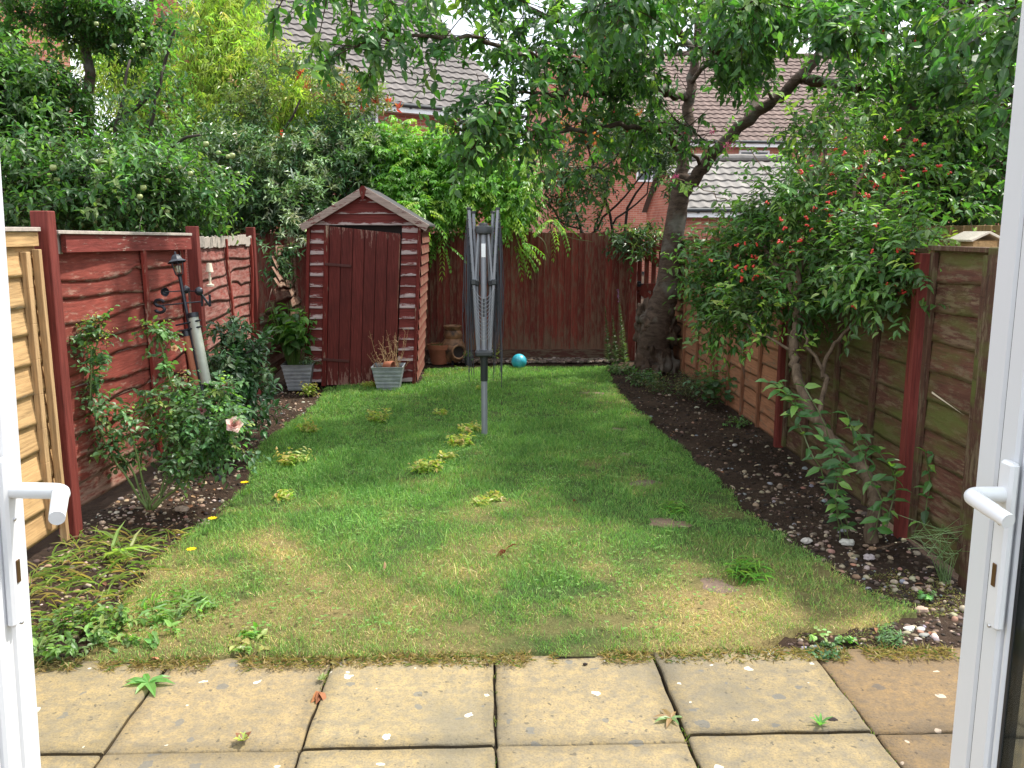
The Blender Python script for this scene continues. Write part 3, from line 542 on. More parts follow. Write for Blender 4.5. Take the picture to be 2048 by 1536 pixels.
# panel A: the strong red waney panel, bulging and leaning
Y0, Y1 = 4.50, 6.38; bA = lambda u, v: .05 * math.sin(3.1 * u / 1.9) + .02 + .06 * u / 1.9 - .05 * (v - .7) * (1 - u / 2.2) * .5
t = thing('lap_fence', 'strong red waney lap panel with thick cap rail, behind the rose bush', 'fence panel', (XL, Y0, 0), 'fence panels along the left')
mb = MB(); waney(mb, (XL, Y0, 0), (0, 1, 0), N1, Y1 - Y0, .10, 1.46, 11, .034, bA, 11, seg=44, lip=.015, lowwear=.42); mb.build('waney_boards', M['red_panel'], t, smooth=True)
for u in (1.07, 1.82): mb = MB(); vbat(mb, (XL, Y0, 0), (0, 1, 0), N1, u, .12, 1.47, .045, .022, .03, bA); mb.build('batten', M['batten'], t)
mb = MB(); mb.beam((XL + .085, Y0 + .12, 1.505), (XL + .155, Y1 - .03, 1.485), .028, .095, up=(0, 0, 1)); mb.build('cap_rail', M['caprail'], t)
mb = MB(); mb.beam((XL + .085, Y0 + .02, 1.5625), (XL + .15, Y1 - .03, 1.5425), .055, .018, up=(0, 0, 1)); mb.build('capping', M['pale'], t)
mb = MB(); mb.beam((XL + .05, Y0 + .0, 1.505), (XL + .05, Y0 + .16, 1.50), .022, .1); mb.build('bare_rail_end', M['pale'], t)
# panel B: faded panel
Y0, Y1 = 6.52, 8.47; bB = lambda u, v: .13 - .13 * u / 1.95 + .015 * math.sin(u * 4 + v * 5)
t = thing('lap_fence', 'faded pinkish red waney lap panel with frayed grey top, behind the leaning lamp', 'fence panel', (XL, Y0, 0), 'fence panels along the left')
mb = MB(); waney(mb, (XL, Y0, 0), (0, 1, 0), N1, Y1 - Y0, .1, 1.44, 12, .024, bB, 23, seg=40, wear=.12, lowwear=.3); mb.build('waney_boards', M['red_panel2'], t, smooth=True)
for u in (.98, 1.9): mb = MB(); vbat(mb, (XL, Y0, 0), (0, 1, 0), N1, u, .1, 1.5, .035, .022, .028, bB); mb.build('batten', M['batten'], t)
mb = MB()
for k in range(14):
    u = k * .14; a = random.uniform(-.012, .015); mb.beam((XL + .02 + bB(u, 1.4), Y0 + u, 1.475 + a), (XL + .02 + bB(u + .15, 1.4), Y0 + u + .15, 1.475 + random.uniform(-.012, .015)), .012, .085 + random.uniform(-.01, .01))
mb.build('frayed_edge', M['pale'], t)
# panel C: broken panel beside the shed
Y0, Y1 = 8.58, 10.45
t = thing('lap_fence', 'broken waney panel beside the shed, its boards snapped off in steps', 'fence panel', (XL, Y0, 0), 'fence panels along the left')
nb = 13; starts = [0, 0, 0, 0, .0, .0, .28, .55, .62, .78, .92, 1.02, 1.35]; mb = MB(); waney(mb, (XL + .02, Y0, 0), (0, 1, 0), N1, Y1 - Y0, .08, 1.50, nb, .03, lambda u, v: .05 * math.sin(v * 7 + u * 2) * (v > .5), 31, starts=starts, seg=20, wear=.05, lip=.035); mb.build('broken_boards', M['broken'], t, smooth=True)
mb = MB(); mb.beam((XL + .09, Y1 - .25, .3), (XL + .02, Y1 - .12, 1.46), .03, .03); mb.build('loose_batten', M['broken'], t)
mb = MB(); mb.tube([(XL + .05, Y0 + .28, .78), (XL + .08, Y0 + .34, .93), (XL + .06, Y0 + .5, .98), (XL + .05, Y0 + .6, .92)], .004, 5); mb.build('loose_wire', M['twig'], t)
# near pine panel
t = thing('lap_fence', 'new pale pine lap panel next to the left door', 'fence panel', (XL, 2.5, 0), 'fence panels along the left'); mb = MB()
waney(mb, (XL + .04, 2.5, 0), (0, 1, 0), N1, 1.90, .07, 1.50, 10, .004, None, 41, seg=12, lip=.022); mb.build('lap_boards', M['pine'], t, smooth=True)
mb = MB(); vbat(mb, (XL + .04, 2.5, 0), (0, 1, 0), N1, 1.76, .1, 1.47, .04, .03, .03); mb.build('batten', M['pine_v'], t); mb = MB(); vbat(mb, (XL + .04, 2.5, 0), (0, 1, 0), N1, .9, .1, 1.47, .04, .03, .03); mb.build('batten', M['pine_v'], t)
mb = MB(); mb.beam((XL + .06, 2.5, 1.53), (XL + .06, 4.39, 1.53), .03, .07); mb.build('top_rail', M['pine'], t); mb = MB(); mb.beam((XL + .06, 2.5, 1.576), (XL + .06, 4.39, 1.576), .06, .02); mb.build('capping', M['pale'], t)
mb = MB(); mb.beam((XL + .085, 4.36, .0), (XL + .08, 4.35, 1.48), .034, .03, up=(0, 1, 0)); props(mb.build('wooden_batten', M['pine_v']), 'loose pale batten leaning upright where the pine panel meets the red post', 'batten')

# right fence (faces -X)
XR = 2.19; NR = (-1, 0, 0)
def rpanel(y0, y1, mat, bat, label, nb, bats, seed, top=1.46, wave=.012, cap=None, sun_sliver=None):
    t = thing('lap_fence', label, 'fence panel', (XR, y0, 0), 'fence panels along the right'); mb = MB(); waney(mb, (XR, y0, 0), (0, 1, 0), NR, y1 - y0, .02, top, nb, wave, None, seed, seg=28, lip=.016); mb.build('lap_boards', M[mat], t, smooth=True)
    for u in bats: mb = MB(); vbat(mb, (XR, y0, 0), (0, 1, 0), NR, u, .02, top - .01, .042, .024, .024); mb.build('batten', M[bat], t)
    mb = MB(); mb.beam((XR - .012, y0, top + .012), (XR - .012, y1, top + .012), .06, .022); mb.build('capping', M[cap or bat], t)
    if sun_sliver: mb = MB(); mb.add([(XR - .023, y0 + a, b) for a, b in sun_sliver], [(0, 1, 2)]); mb.build('painted_sun_sliver', M['cream'], t)  # cream triangle on the closed boards: sunlight through a gap, put into colour
    return t
rpanel(3.72, 4.24, 'dark_panel', 'dark_b', 'narrow dark brown panel with green algae, nearest the right door', 10, (.02, .48), 51, 1.475, .006, sun_sliver=((.10, .745), (.40, .79), (.40, .80)))
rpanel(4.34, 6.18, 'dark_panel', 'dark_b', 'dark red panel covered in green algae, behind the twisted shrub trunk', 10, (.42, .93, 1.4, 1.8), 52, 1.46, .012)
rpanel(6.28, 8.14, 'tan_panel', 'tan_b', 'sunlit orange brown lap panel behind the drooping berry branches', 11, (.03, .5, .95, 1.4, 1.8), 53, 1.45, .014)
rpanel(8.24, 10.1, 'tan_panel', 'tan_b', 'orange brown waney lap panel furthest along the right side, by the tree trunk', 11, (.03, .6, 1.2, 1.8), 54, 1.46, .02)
post(XR - .032, 4.29, 1.46, .062, 'red post between the narrow algae panel and the long one on the right', (0, 0)); post(XR - .032, 6.23, 1.46, .06, 'red post in the middle of the right fence, between dark and orange panels')
post(XR - .02, 8.19, 1.52, .07, 'orange brown post between the two orange brown panels', mat='tan_b'); post(XR - .02, 10.15, 1.62, .07, 'far end post of the right fence beside the gate', mat='tan_b'); post(XR - .02, 3.66, 1.5, .07, 'dark brown post right beside the right door', mat='dark_b')

# back fence of vertical feather-edge boards
YB = 10.72; t = thing('board_fence', 'dark red fence of upright feather-edge boards across the end of the garden', 'fence', (0, YB, 0)); mb = MB(); x = -2.9; k = 0
while x < 1.72:
    w = .083; tint = random.random(); wr = random.choice([0, 0, .15, .3]) * random.random(); h = 1.545 + .006 * math.sin(x * 3) + random.uniform(-.008, .008); jj = random.uniform(-.004, .004); rows, cc = [], []
    for j in range(9):
        z = .12 + (h - .12) * j / 8; wb = jj * math.sin(j * .8 + k); ww = wr + (.55 if j == 0 else .18 if j == 1 else .2 if j == 8 else 0)
        rows.append([(x + wb, YB - .004, z), (x + .002 + wb, YB - .026 , z), (x + .05 + wb, YB - .016, z), (x + w + .012 + wb, YB - .006, z)]); cc.append([(tint, ww + .1, 0), (tint, ww + .2, 0), (tint, ww, 0), (tint, ww, 0)])
    rows.append([(a, b + .02, c) for a, b, c in rows[-1]]); cc.append([(tint, .6, 0)] * 4); mb.grid(rows, cc); x += w * random.uniform(.94, 1.06); k += 1
mb.build('feather_boards', M['feather'], t, smooth=False); mb = MB(); mb.beam((-2.9, YB - .028, .06), (1.75, YB - .028, .06), .03, .13); mb.build('gravel_board', M['gravelb'], t)
for z in (.4, 1.3): mb = MB(); mb.beam((-2.9, YB + .045, z), (1.75, YB + .045, z), .05, .07); mb.build('rail', M['gravelb'], t)
post(1.80, YB + .0, 1.56, .09, 'dark red gate post at the right end of the upright board fence', mat='feather')
# gate seen beside the tree
t = thing('garden_gate', 'dark red slatted gate with daylight between its slats, half behind the tree', 'gate', (1.86, YB + .12, 0)); mb = MB(); x = 1.88
while x < 2.62: mb.col = (random.random(), .1, 0); mb.box((x + .03, YB + .15, .78), (.055, .018, 1.46), bev=.002); x += .088
mb.build('slats', M['feather'], t)
for z in (.32, .88, 1.36): mb = MB(); mb.box((2.24, YB + .125, z), (.74, .03, .09), bev=.003); mb.build('rail', M['feather'], t)
for (a, b) in ((.88, 1.36), (.32, .88)): mb = MB(); mb.beam((1.92, YB + .125, b - .04), (2.52, YB + .125, a + .04), .028, .085, up=(0, 0, 1)); mb.build('brace', M['feather'], t)
mb = MB(); mb.box((1.90, YB + .095, .92), (.05, .03, .07), bev=.006); mb.tube([(1.9, YB + .08, .92), (1.9, YB + .04, .92), (1.94, YB + .03, .92)], .008, 8); mb.build('latch', M['blkm'], t)

# =================================================================== SHED
SY = 8.80; xl, xr = -1.83, -.72; ze, za, xa = 1.635, 1.965, -1.285
t = thing('garden_shed', 'small wooden shed with dark red door and white peeling red boards', 'shed', (xa, SY, 0))
def shiplap(mb, x0, x1, z0, z1, bh, y, seed, clip=None):
    r = random.Random(seed); z = z0
    while z < z1 - .01:
        zt = min(z + bh, z1); tint = r.random(); we = r.uniform(-.4, .3); rows, cc = [], []; dz = r.uniform(-.006, .006)
        for v, d, w in ((z + .002, .0, .5), (z, .020, .78), (z + .012, .020, .62), (z + bh * .34, .014, .12), (z + bh * .60, .010, -.5), (zt + .004, .004, -.7)):
            v = min(v, z1); a, b = (x0, x1) if clip is None else (max(x0, clip(v)[0]), min(x1, clip(v)[1])); sg = 12
            rows.append([(a + (b - a) * k / sg, y - d, v + dz * (k / sg - .5)) for k in range(sg + 1)]); cc.append([(tint, we + w, 0)] * (sg + 1))
        mb.grid(rows, cc); z += bh
mb = MB(); shiplap(mb, xl + .03, -1.665, .06, ze - .01, .1065, SY, 5); mb.build('left_front_boards', M['shed_board'], t)
mb = MB(); shiplap(mb, -.905, xr - .03, .06, ze - .01, .1065, SY, 6); mb.build('right_front_boards', M['shed_board'], t)
mb = MB(); clip = lambda z: (xa - (za - z) / (za - ze) * (xa - xl) * .97, xa + (za - z) / (za - ze) * (xr - xa) * .97); shiplap(mb, -9, 9, ze - .012, za - .02, .108, SY - .003, 9, clip); mb.build('gable_boards', M['shed_board'], t)
for a, b in ((xl + .012, .0), (xr - .012, .0)): mb = MB(); mb.box((a, SY - .018, .83), (.032, .05, 1.64), bev=.003); mb.build('corner_trim', M['shed_trimv'], t)
mb = MB(); mb.box((-1.64, SY - .018, .82), (.05, .045, 1.60), bev=.003); mb.build('door_post', M['shed_trimv'], t)
mb = MB(); mb.box((-1.27, SY + .06, .83), (.72, .01, 1.58)); mb.build('dark_doorway', M['dark_in'], t)
# the sagging door
d = MB(); nbd = 6; x0, x1 = -1.612, -.925
for k in range(nbd):
    a, b = x0 + (x1 - x0) * k / nbd + .002, x0 + (x1 - x0) * (k + 1) / nbd - .002; d.col = (random.random(), random.uniform(0, .1), 0); zt = lambda x: 1.612 - (x - x0) * .105; sh = lambda x, z: x
    q = [(sh(a, .02), .03), (sh(b, .02), .03), (sh(b, 1.6), zt(b)), (sh(a, 1.6), zt(a))]; dz = .002 * (k % 2); rows, cc = [], []
    for j in range(7):
        s = j / 6; L_ = [q[0][0] + (q[3][0] - q[0][0]) * s, q[0][1] + (q[3][1] - q[0][1]) * s]; R_ = [q[1][0] + (q[2][0] - q[1][0]) * s, q[1][1] + (q[2][1] - q[1][1]) * s]; w = (.85, .25, 0, 0, 0, .05, .6)[j]
        rows.append([(L_[0], SY - .012, L_[1]), (L_[0] + .001, SY - .028 - dz, L_[1]), (R_[0] - .001, SY - .028 - dz, R_[1]), (R_[0], SY - .012, R_[1])]); cc.append([(d.col[0], w, 0)] * 4)
    rows.append([(a_, b_ + .02, c_) for a_, b_, c_ in rows[-1]]); cc.append([(.5, .8, 0)] * 4); d.grid(rows, cc)
dr = d.build('door', M['shed_door'], t)
for z, sl in ((1.235, -.02), (.285, -.02)):
    h = MB(); h.beam((-1.65, SY - .052, z + .01), (-1.39, SY - .040, z - .012), .006, .026, up=(0, 0, 1)); h.build('hinge', M['iron'], dr)
e = MB(); e.beam((x1 + .004, SY - .03, 1.53), (x1 + .004, SY - .03, .05), .012, .016, up=(0, 1, 0)); e.build('door_edge', M['shed_side'], dr)
# side wall, back, roof
mb = MB(); r = random.Random(3)
for k in range(15):
    z = .06 + k * .1065; rows = [[(xr + .0, SY + .01 + 1.15 * j / 12, z) for j in range(13)], [(xr + .02, SY + .01 + 1.15 * j / 12, z) for j in range(13)], [(xr + .004, SY + .01 + 1.15 * j / 12, z + .11) for j in range(13)]]; mb.grid(rows, [[(r.random(), .2, 0)] * 13, [(.5, .4, 0)] * 13, [(.5, -.3, 0)] * 13])
mb.build('right_side_boards', M['shed_side'], t); mb = MB(); mb.box((xl + .0, SY + .6, .82), (.02, 1.15, 1.6)); mb.build('left_side_boards', M['shed_trimv'], t); mb = MB(); mb.box(((xl + xr) / 2, SY + 1.17, .85), (xr - xl, .02, 1.65)); mb.build('rear_boards', M['shed_board'], t)
for sgn_, xe in ((-1, xl - .05), (1, xr + .07)):
    zz = ze - .035; rf = MB(); a = np.array([xa, 0, za + .022]); b = np.array([xe, 0, zz + .022])
    up = (0, 0, 1); rf.grid([[(xa, SY - .06, za + .03), (xa, SY + 1.24, za + .03)], [(xe, SY - .06, zz + .03), (xe, SY + 1.24, zz + .03)]][::-sgn_]); rf.grid([[(xa, SY - .06, za + .012), (xa, SY + 1.24, za + .012)], [(xe, SY - .06, zz + .012), (xe, SY + 1.24, zz + .012)]][::sgn_])
    rf.grid([[(xa, SY - .06, za + .03), (xe, SY - .06, zz + .03)], [(xa, SY - .06, za + .012), (xe, SY - .06, zz + .012)]][::sgn_]); rf.grid([[(xe, SY - .06, zz + .03), (xe, SY + 1.24, zz + .03)], [(xe, SY - .06, zz + .012), (xe, SY + 1.24, zz + .012)]]); rf.build('felt_roof', M['felt'], t)
    br = MB(); br.col = (random.random(), .2, 0); br.beam((xa, SY - .078, za - .012), (xe, SY - .078, zz - .008), .022, .068, up=(0, 0, 1)); br.build('barge_board', M['shed_trim'], t)
fi = MB(); fi.prism([(-.035, 0), (-.018, -.07), (0, -.115), (.018, -.07), (.035, 0), (.012, .03), (-.01, .035)][::1], (xa - .005, SY - .094, za + .0), (1, 0, 0), (0, 0, 1), (0, -1, 0), .018); fi.build('gable_diamond', M['shed_trimv'], t)

def _kids(o): return [c for c in bpy.data.objects if c.parent == o]
for c in _kids(t) + [g for c in _kids(t) for g in _kids(c)]:      # the old shed leans to the right
    for v in c.data.vertices: v.co.x += .055 * v.co.z
# =================================================================== DOORS OF THE HOUSE
def door(side, label):
    s = side; Xd = .735 if s > 0 else -.706; Yf = 1.25; Yh = .56; z0, z1 = .17, 2.15
    t = thing('patio_door', label, 'glazed door', (s * abs(Xd), Yf, z0), 'pair of white glazed doors'); Xi = Xd                       # Xi: inner face, towards the opening
    o = lambda d: Xi + s * d                                                      # d deeper into the leaf
    def slab(nm, y0, y1, za_, zb, d0, d1, mat='upvc', bev=.004): mb = MB(); mb.box(((o(d0) + o(d1)) / 2, (y0 + y1) / 2, (za_ + zb) / 2), (abs(d1 - d0), y1 - y0, zb - za_), bev=bev); return mb.build(nm, M[mat], t)
    slab('outer_flange', Yf - .05, Yf, z0, z1, .0, .055); slab('seal', Yf - .060, Yf - .05, z0, z1, .004, .05, 'gasket', 0)
    slab('lock_stile', Yf - .100, Yf - .060, z0, z1, -.004, .055); slab('glazing_bead', Yf - .114, Yf - .1005, z0 + .1, z1 - .1, .002, .05, bev=.005); slab('glazing_gasket', Yf - .119, Yf - .114, z0 + .1, z1 - .1, .005, .05, 'gasket', 0)
    slab('hinge_stile', Yh, Yh + .10, z0, z1, 0, .055); slab('top_rail', Yh + .101, Yf - .121, z1 - .1, z1, 0, .055); slab('bottom_rail', Yh + .101, Yf - .121, z0, z0 + .12, 0, .055)
    slab('glass_pane', Yh + .1, Yf - .119, z0 + .1, z1 - .1, .007, .030, 'glass', 0)
    # handle: long back plate, neck pointing into the opening, lever pointing back to the hinge
    zc_ = 1.217 if s < 0 else 1.208; yp = Yf - .050 if s < 0 else Yf - .086; nk = .058 if s < 0 else .034
    h = thing_part('door_handle', t); pl = MB(); pl.box((o(-.010), yp - .012, zc_ - .075), (.014, .030, .245), bev=.004); hp = pl.build('back_plate', M['upvc_h'], t)
    lv = MB(); q = [(o(-.016), yp - .012, zc_)] + [(o(-.016 - nk * k / 4), yp - .012, zc_) for k in range(1, 5)] + [(o(-.016 - nk - .016 * math.sin(a)), yp - .012 - .016 * (1 - math.cos(a)) - .0, zc_) for a in np.linspace(.3, 1.57, 5)] + [(o(-.032 - nk + (-.006 if s < 0 else .003) * k), yp - .028 - .062 * k / 4, zc_ - .003 * k) for k in range(1, 5)]
    lv.tube(q, [.0112] * 10 + [.011, .0108, .0104, .0102], 20); lv.build('lever', M['upvc_h'], t, smooth=True, angle=60)
    kh = MB(); kh.box((o(-.018), yp - .012, zc_ - .118), (.002, .009, .034), bev=.001); kh.build('keyhole', M['brass'], t)
    for dz in (.03, -.165): sc = MB(); sc.ico((o(-.017), yp - .012, zc_ - .03 - abs(dz) if dz < 0 else zc_ - .042), .003, 1); sc.build('screw', M['steel'], t, smooth=True)
    return t
def thing_part(*a): return None
dl = door(-1, 'white glazed door opened outwards on the left, with its lever handle'); dr_ = door(1, 'white glazed door opened outwards on the right, with its lever handle and keyhole')
dl.rotation_euler[1] = rad(1.8)          # this leaf hangs slightly out of plumb

# =================================================================== ROTARY DRYER
B = G(969, 874); t = thing('rotary_clothes_dryer', 'folded grey rotary clothes dryer with its dark lines hanging slack', 'clothes dryer', B); bx, by = B[0], B[1]
mb = MB(); mb.tube([(bx, by, -.1), (bx, by, .50)], .0235, 20); mb.build('lower_pole', M['grey'], t, smooth=True, angle=50)
mb = MB(); mb.lathe([(.026, .44), (.028, .445), (.028, .60), (.032, .61), (.032, .635)], (bx, by, 0), 20, cap=True); mb.build('sleeve', M['blk'], t, smooth=True, angle=40)
mb = MB(); mb.tube([(bx, by, .60), (bx, by, 1.56)], .022, 20); mb.build('upper_pole', M['grey'], t, smooth=True, angle=50)
mb = MB(); mb.box((bx, by, .655), (.135, .135, .045), bev=.012); mb.build('lower_hub', M['blk'], t)
mb = MB(); mb.lathe([(.03, 1.54), (.062, 1.55), (.066, 1.575), (.058, 1.60), (.035, 1.607), (.034, 1.617), (.028, 1.625), (0, 1.626)], (bx, by, 0), 24); mb.build('top_hub', M['blk'], t, smooth=True, angle=40)
mb = MB(); mb.box((bx, by - .0225, 1.425), (.030, .004, .10)); mb.build('paper_label', M['white'], t); mb = MB(); mb.box((bx, by - .0225, 1.0), (.012, .005, .14), bev=.002); mb.build('pull_slot', M['blk'], t)
dirs = [(math.cos(a), math.sin(a)) for a in (rad(200), rad(250), rad(-20), rad(-70))]; dirs = [(-.9, -.32), (.92, -.28), (-.72, .55), (.72, .5)]
tips = []
for i, (dx, dy) in enumerate(dirs):
    r0, r1 = .05, .117 if i < 2 else .10; zt = 1.725 if i < 2 else 1.70; a = np.array([bx + dx * r0, by + dy * r0, .655]); b = np.array([bx + dx * r1, by + dy * r1, zt]); q = MB(); q.beam(a, b, .017, .022, up=(dx, dy, 0), bev=.004); ar = q.build('arm', M['grey'], t)
    c = MB(); c.beam(b - (b - a) * .006, b + (b - a) * .012, .025, .03, up=(dx, dy, 0)); c.build('end_cap', M['blk'], ar); s_ = .50; m_ = a + (b - a) * s_ ; k = MB(); k.box(m_, (.045, .04, .042), bev=.008); k.build('joint_clip', M['blk'], ar)
    q = MB(); q.beam((bx + dx * .04, by + dy * .04, 1.56), m_ + [-dx * .012, 0, .0], .014, .016, up=(dx, dy, 0), bev=.003); q.build('strut', M['grey'], t); tips.append((a, b))
    for e_ in range(9): hk = MB(); p_ = a + (b - a) * (.45 + .06 * e_); hk.ico(p_ + np.array([dx, dy, 0]) * .016 + [0, -.008, 0], .006, 1); hk.build('line_hook', M['blk'], ar, smooth=True)
ln = MB(); ln2 = MB()
for i, j in ((0, 1), (1, 3), (3, 2), (2, 0)):
    for e_ in range(12):
        s_ = .30 + .06 * e_; A, Bp = tips[i][0] + (tips[i][1] - tips[i][0]) * s_, tips[j][0] + (tips[j][1] - tips[j][0]) * s_; vis = (i, j) == (0, 1)
        dep = (.05 + .012 * e_) if vis and e_ < 9 else random.uniform(.25, .75) * (.35 + .06 * e_) if not vis else .2; out = (-.03 if i in (0, 2) and j in (0, 2) else .03 if not vis and {i, j} == {1, 3} else 0) * random.uniform(.4, 1.6)
        if vis: zs = .62 + .0; A = tips[0][0] + (tips[0][1] - tips[0][0]) * (.16 + .027 * e_); Bp = tips[1][0] + (tips[1][1] - tips[1][0]) * (.16 + .027 * e_); dep = .07
        pts = [A + (Bp - A) * u + [out * math.sin(3.14 * u), -.04 * math.sin(3.14 * u) * vis - .02 * vis, -dep * (1 - (2 * u - 1) ** 2)] for u in np.linspace(0, 1, 11)]; (ln2 if vis else ln).tube(pts, .0021, 4, False)
for s_, (a, b) in ((-1, tips[0]), (1, tips[1]), (-1, tips[2]), (1, tips[3])):
    for k in range(20):
        top = a + (b - a) * random.uniform(.55, .98); L_ = random.uniform(.45, .95); o_ = random.uniform(.005, .05); yy = random.uniform(-.03, .03); sw = random.uniform(-.01, .02)
        ln.tube([top + [s_ * .014, 0, 0], top + [s_ * (.01 + o_ * .6), yy, -L_ * .3], top + [s_ * (o_ + sw), yy, -L_ * .8], top + [s_ * (o_ + sw - .006), yy, -L_]], .0023, 4, False)
ln.build('washing_lines', M['line'], t, smooth=True); ln2.build('slack_inner_lines', M['line2'], t, smooth=True)

# =================================================================== LEANING LAMP, ORNAMENT
bt = np.array([-1.95, 5.62, 1.445]); bb = np.array([-1.70, 5.45, .0]); t = thing('garden_lamp', 'black solar lamp on a leaning pole with wind cups and N and S vane letters', 'garden lamp', bb); ax = (bt - bb) / np.linalg.norm(bt - bb); L_ = np.linalg.norm(bt - bb)
RM = Vector(ax).to_track_quat('Z', 'Y').to_matrix(); at = lambda s, dx=0, dz=0: bb + ax * (s + dz) + np.array([dx, 0, 0])
mb = MB(); mb.tube([bb, bb + ax * (L_ - .155)], .011, 14); mb.build('pole', M['blkm'], t, smooth=True, angle=50); s0 = L_ - .16
mb = MB(); mb.lathe([(.013, -.006), (.015, .0), (.025, .008)], at(s0), 6, RM); mb.build('lantern_base', M['blkm'], t)
mb = MB()
for k in range(6):
    a = 6.283 * k / 6; c, s_ = math.cos(a), math.sin(a); p0 = at(s0) + np.array(RM @ Vector((.023 * c, .023 * s_, .008))); p1 = at(s0) + np.array(RM @ Vector((.037 * c, .037 * s_, .082))); mb.tube([p0, p1], .0024, 6)
mb.lathe([(.038, .081), (.039, .085), (.037, .087)], at(s0), 6, RM); mb.build('lantern_frame', M['blkm'], t)
mb = MB(); mb.lathe([(.021, .009), (.035, .081)], at(s0), 6, RM); mb.build('lantern_glass', M['glass'], t); mb = MB(); mb.lathe([(.0, .02), (.013, .022), (.014, .062), (0, .066)], at(s0), 12, RM); mb.build('frosted_bulb', M['cream'], t, smooth=True)
mb = MB(); mb.lathe([(.060, .085), (.062, .089), (.039, .104), (.029, .123), (.021, .132), (.008, .137), (.006, .144), (.008, .148), (.0, .156)], at(s0), 6, RM); mb.build('lantern_roof', M['blkm'], t)
cz = L_ - .255
for k, (dx, dy) in enumerate(((.085, -.03), (-.055, -.075), (-.015, .09))):
    cpt = at(cz) + np.array([dx * 1.35, dy * 1.35, .0]); mb = MB(); mb.tube([at(cz), cpt], .004, 6); dv = Vector((-dy, dx, 0)).normalized(); Q = dv.to_track_quat('Z', 'Y').to_matrix(); mb.lathe([(.0, -.026), (.014, -.022), (.024, -.010), (.028, .004), (.026, .004), (.022, -.008), (.012, -.018), (0, -.021)], cpt, 16, Q); mb.build('wind_cup', M['blkm'], t, smooth=True, angle=60)
vz = L_ - .335
mb = MB(); a_, b_ = at(vz) + [-.14, -.02, -.01], at(vz) + [.10, .02, .01]; mb.tube([a_, b_], .0045, 8); mb.build('vane_arm', M['blkm'], t)
mb = MB(); o = b_ + [.0, 0, -.03]; H = .075
for (p, q) in (((0, 0), (0, H)), ((0, H), (.05, 0)), ((.05, 0), (.05, H))): mb.beam(o + [p[0], 0, p[1]], o + [q[0], .0, q[1]], .012, .016, up=(0, 1, 0))
mb.build('letter_n', M['blkm'], t)
mb = MB(); o = a_ + [-.012, 0, -.005]; sp = [(.028 * math.cos(u), .024 + .02 * math.sin(u)) for u in np.linspace(.2, 4.4, 9)] + [(-.028 * math.cos(u), -.022 - .02 * math.sin(u) * -1 * -1) for u in np.linspace(4.2, 0.4, 0)]
sp = [(.028 * math.cos(u), .020 + .020 * math.sin(u)) for u in np.linspace(.1, 4.5, 10)] + [(.028 * math.cos(u), -.020 + .020 * math.sin(u)) for u in np.linspace(1.4, -3.0, 10)]
mb.tube([o + [a, 0, b] for a, b in sp], .0105, 6); mb.build('letter_s', M['blkm'], t, smooth=True)
mb = MB(); mb.tube([at(L_ - .42, .035), at(L_ - .85, .035)], .031, 16); mb.build('rain_gauge_tube', M['tube'], t, smooth=True, angle=50); mb = MB(); mb.tube([at(L_ - .395, .035), at(L_ - .425, .035)], .035, 16); mb.build('gauge_cap', M['blkm'], t, smooth=True, angle=50)
mb = MB(); mb.tube([at(L_ - .54, -.03), at(L_ - .86, -.03)], .022, 12); mb.build('thermometer_tube', M['terra'], t, smooth=True, angle=50); mb = MB(); mb.tube([at(L_ - .51, -.03), at(L_ - .545, -.03)], .025, 12); mb.build('tube_cap', M['blkm'], t, smooth=True, angle=50)
for dz in (.46, .50): mb = MB(); mb.tube([at(L_ - dz) + [-.075, -.025, -.012], at(L_ - dz) + [.08, -.02, .02]], .006, 8); mb.build('clamp', M['blkm'], t)
o = PX(420, 560, XL + .20 + .03); t = thing('wall_ornament', 'small cream lamp-shaped ornament hanging on the red post behind the leaning lamp', 'ornament', o)
mb = MB(); mb.lathe([(.028, .06), (.027, .063), (.017, .123), (.016, .123)], o, 16, cap=True); mb.build('shade', M['cream'], t, smooth=True, angle=40); mb = MB(); mb.lathe([(.028, -.047), (.028, -.033), (.011, -.027), (.007, -.007), (.011, .013), (.006, .027), (.011, .043), (.007, .06)], o, 14, cap=True); mb.build('turned_base', M['cream'], t, smooth=True, angle=40)
# =================================================================== POTS, BALL, CHIMINEA
def zpot(px, py, w, h, label):
    b = G(px, py, .0) - [0, .03, 0]; b = b * [.985, .985, 0]; t = thing('zinc_planter', label, 'planter', b, 'ribbed zinc planters by the shed'); mb = MB(); r = random.uniform(-.15, .15)
    def ring(s, z, ro=0): return [(b[0] + s * x * math.cos(r) - s * y * math.sin(r), b[1] + s * x * math.sin(r) + s * y * math.cos(r), z) for x, y in ((-1, -1), (1, -1), (1, 1), (-1, 1))]
    R = []
    for k in range(15): z = h * k / 14; s = (.33 + .17 * k / 14) * w + (.0025 if k % 2 else 0) + (.006 if k == 14 else 0); R.append(ring(s, z))
    R += [ring(.5 * w - .006, h), ring(.46 * w, h - .06)]; vs = [p for q in R for p in q]; mb.add(vs, [(i * 4 + k, i * 4 + (k + 1) % 4, (i + 1) * 4 + (k + 1) % 4, (i + 1) * 4 + k) for i in range(len(R) - 1) for k in range(4)] + [(3, 2, 1, 0)]); mb.build('planter_body', M['zinc'], t)
    so_ = MB(); q = ring(.47 * w, h - .035); so_.add(q, [(0, 1, 2, 3)]); so_.build('potting_soil', M['soil'], t); return t, b
def bushleaves(parent, name, c, r, n, nl, L, ll, lw, cols, wts, mat='leaf', T=LT4, upd=.5, **k):
    f = Fol(); u = unit(n); u[:, 2] = np.abs(u[:, 2]) * .9 - .1; B_ = np.array(c) + u * np.array(r) * rng.uniform(.1, .8, (n, 1)); D = u + rng.normal(0, .3, (n, 3)); D[:, 2] += upd; sprays(f, B_, D, L, nl, ll, lw, cols, wts, T, twig=f, tw=.0025, **k); return f.build(name, M[mat], parent)
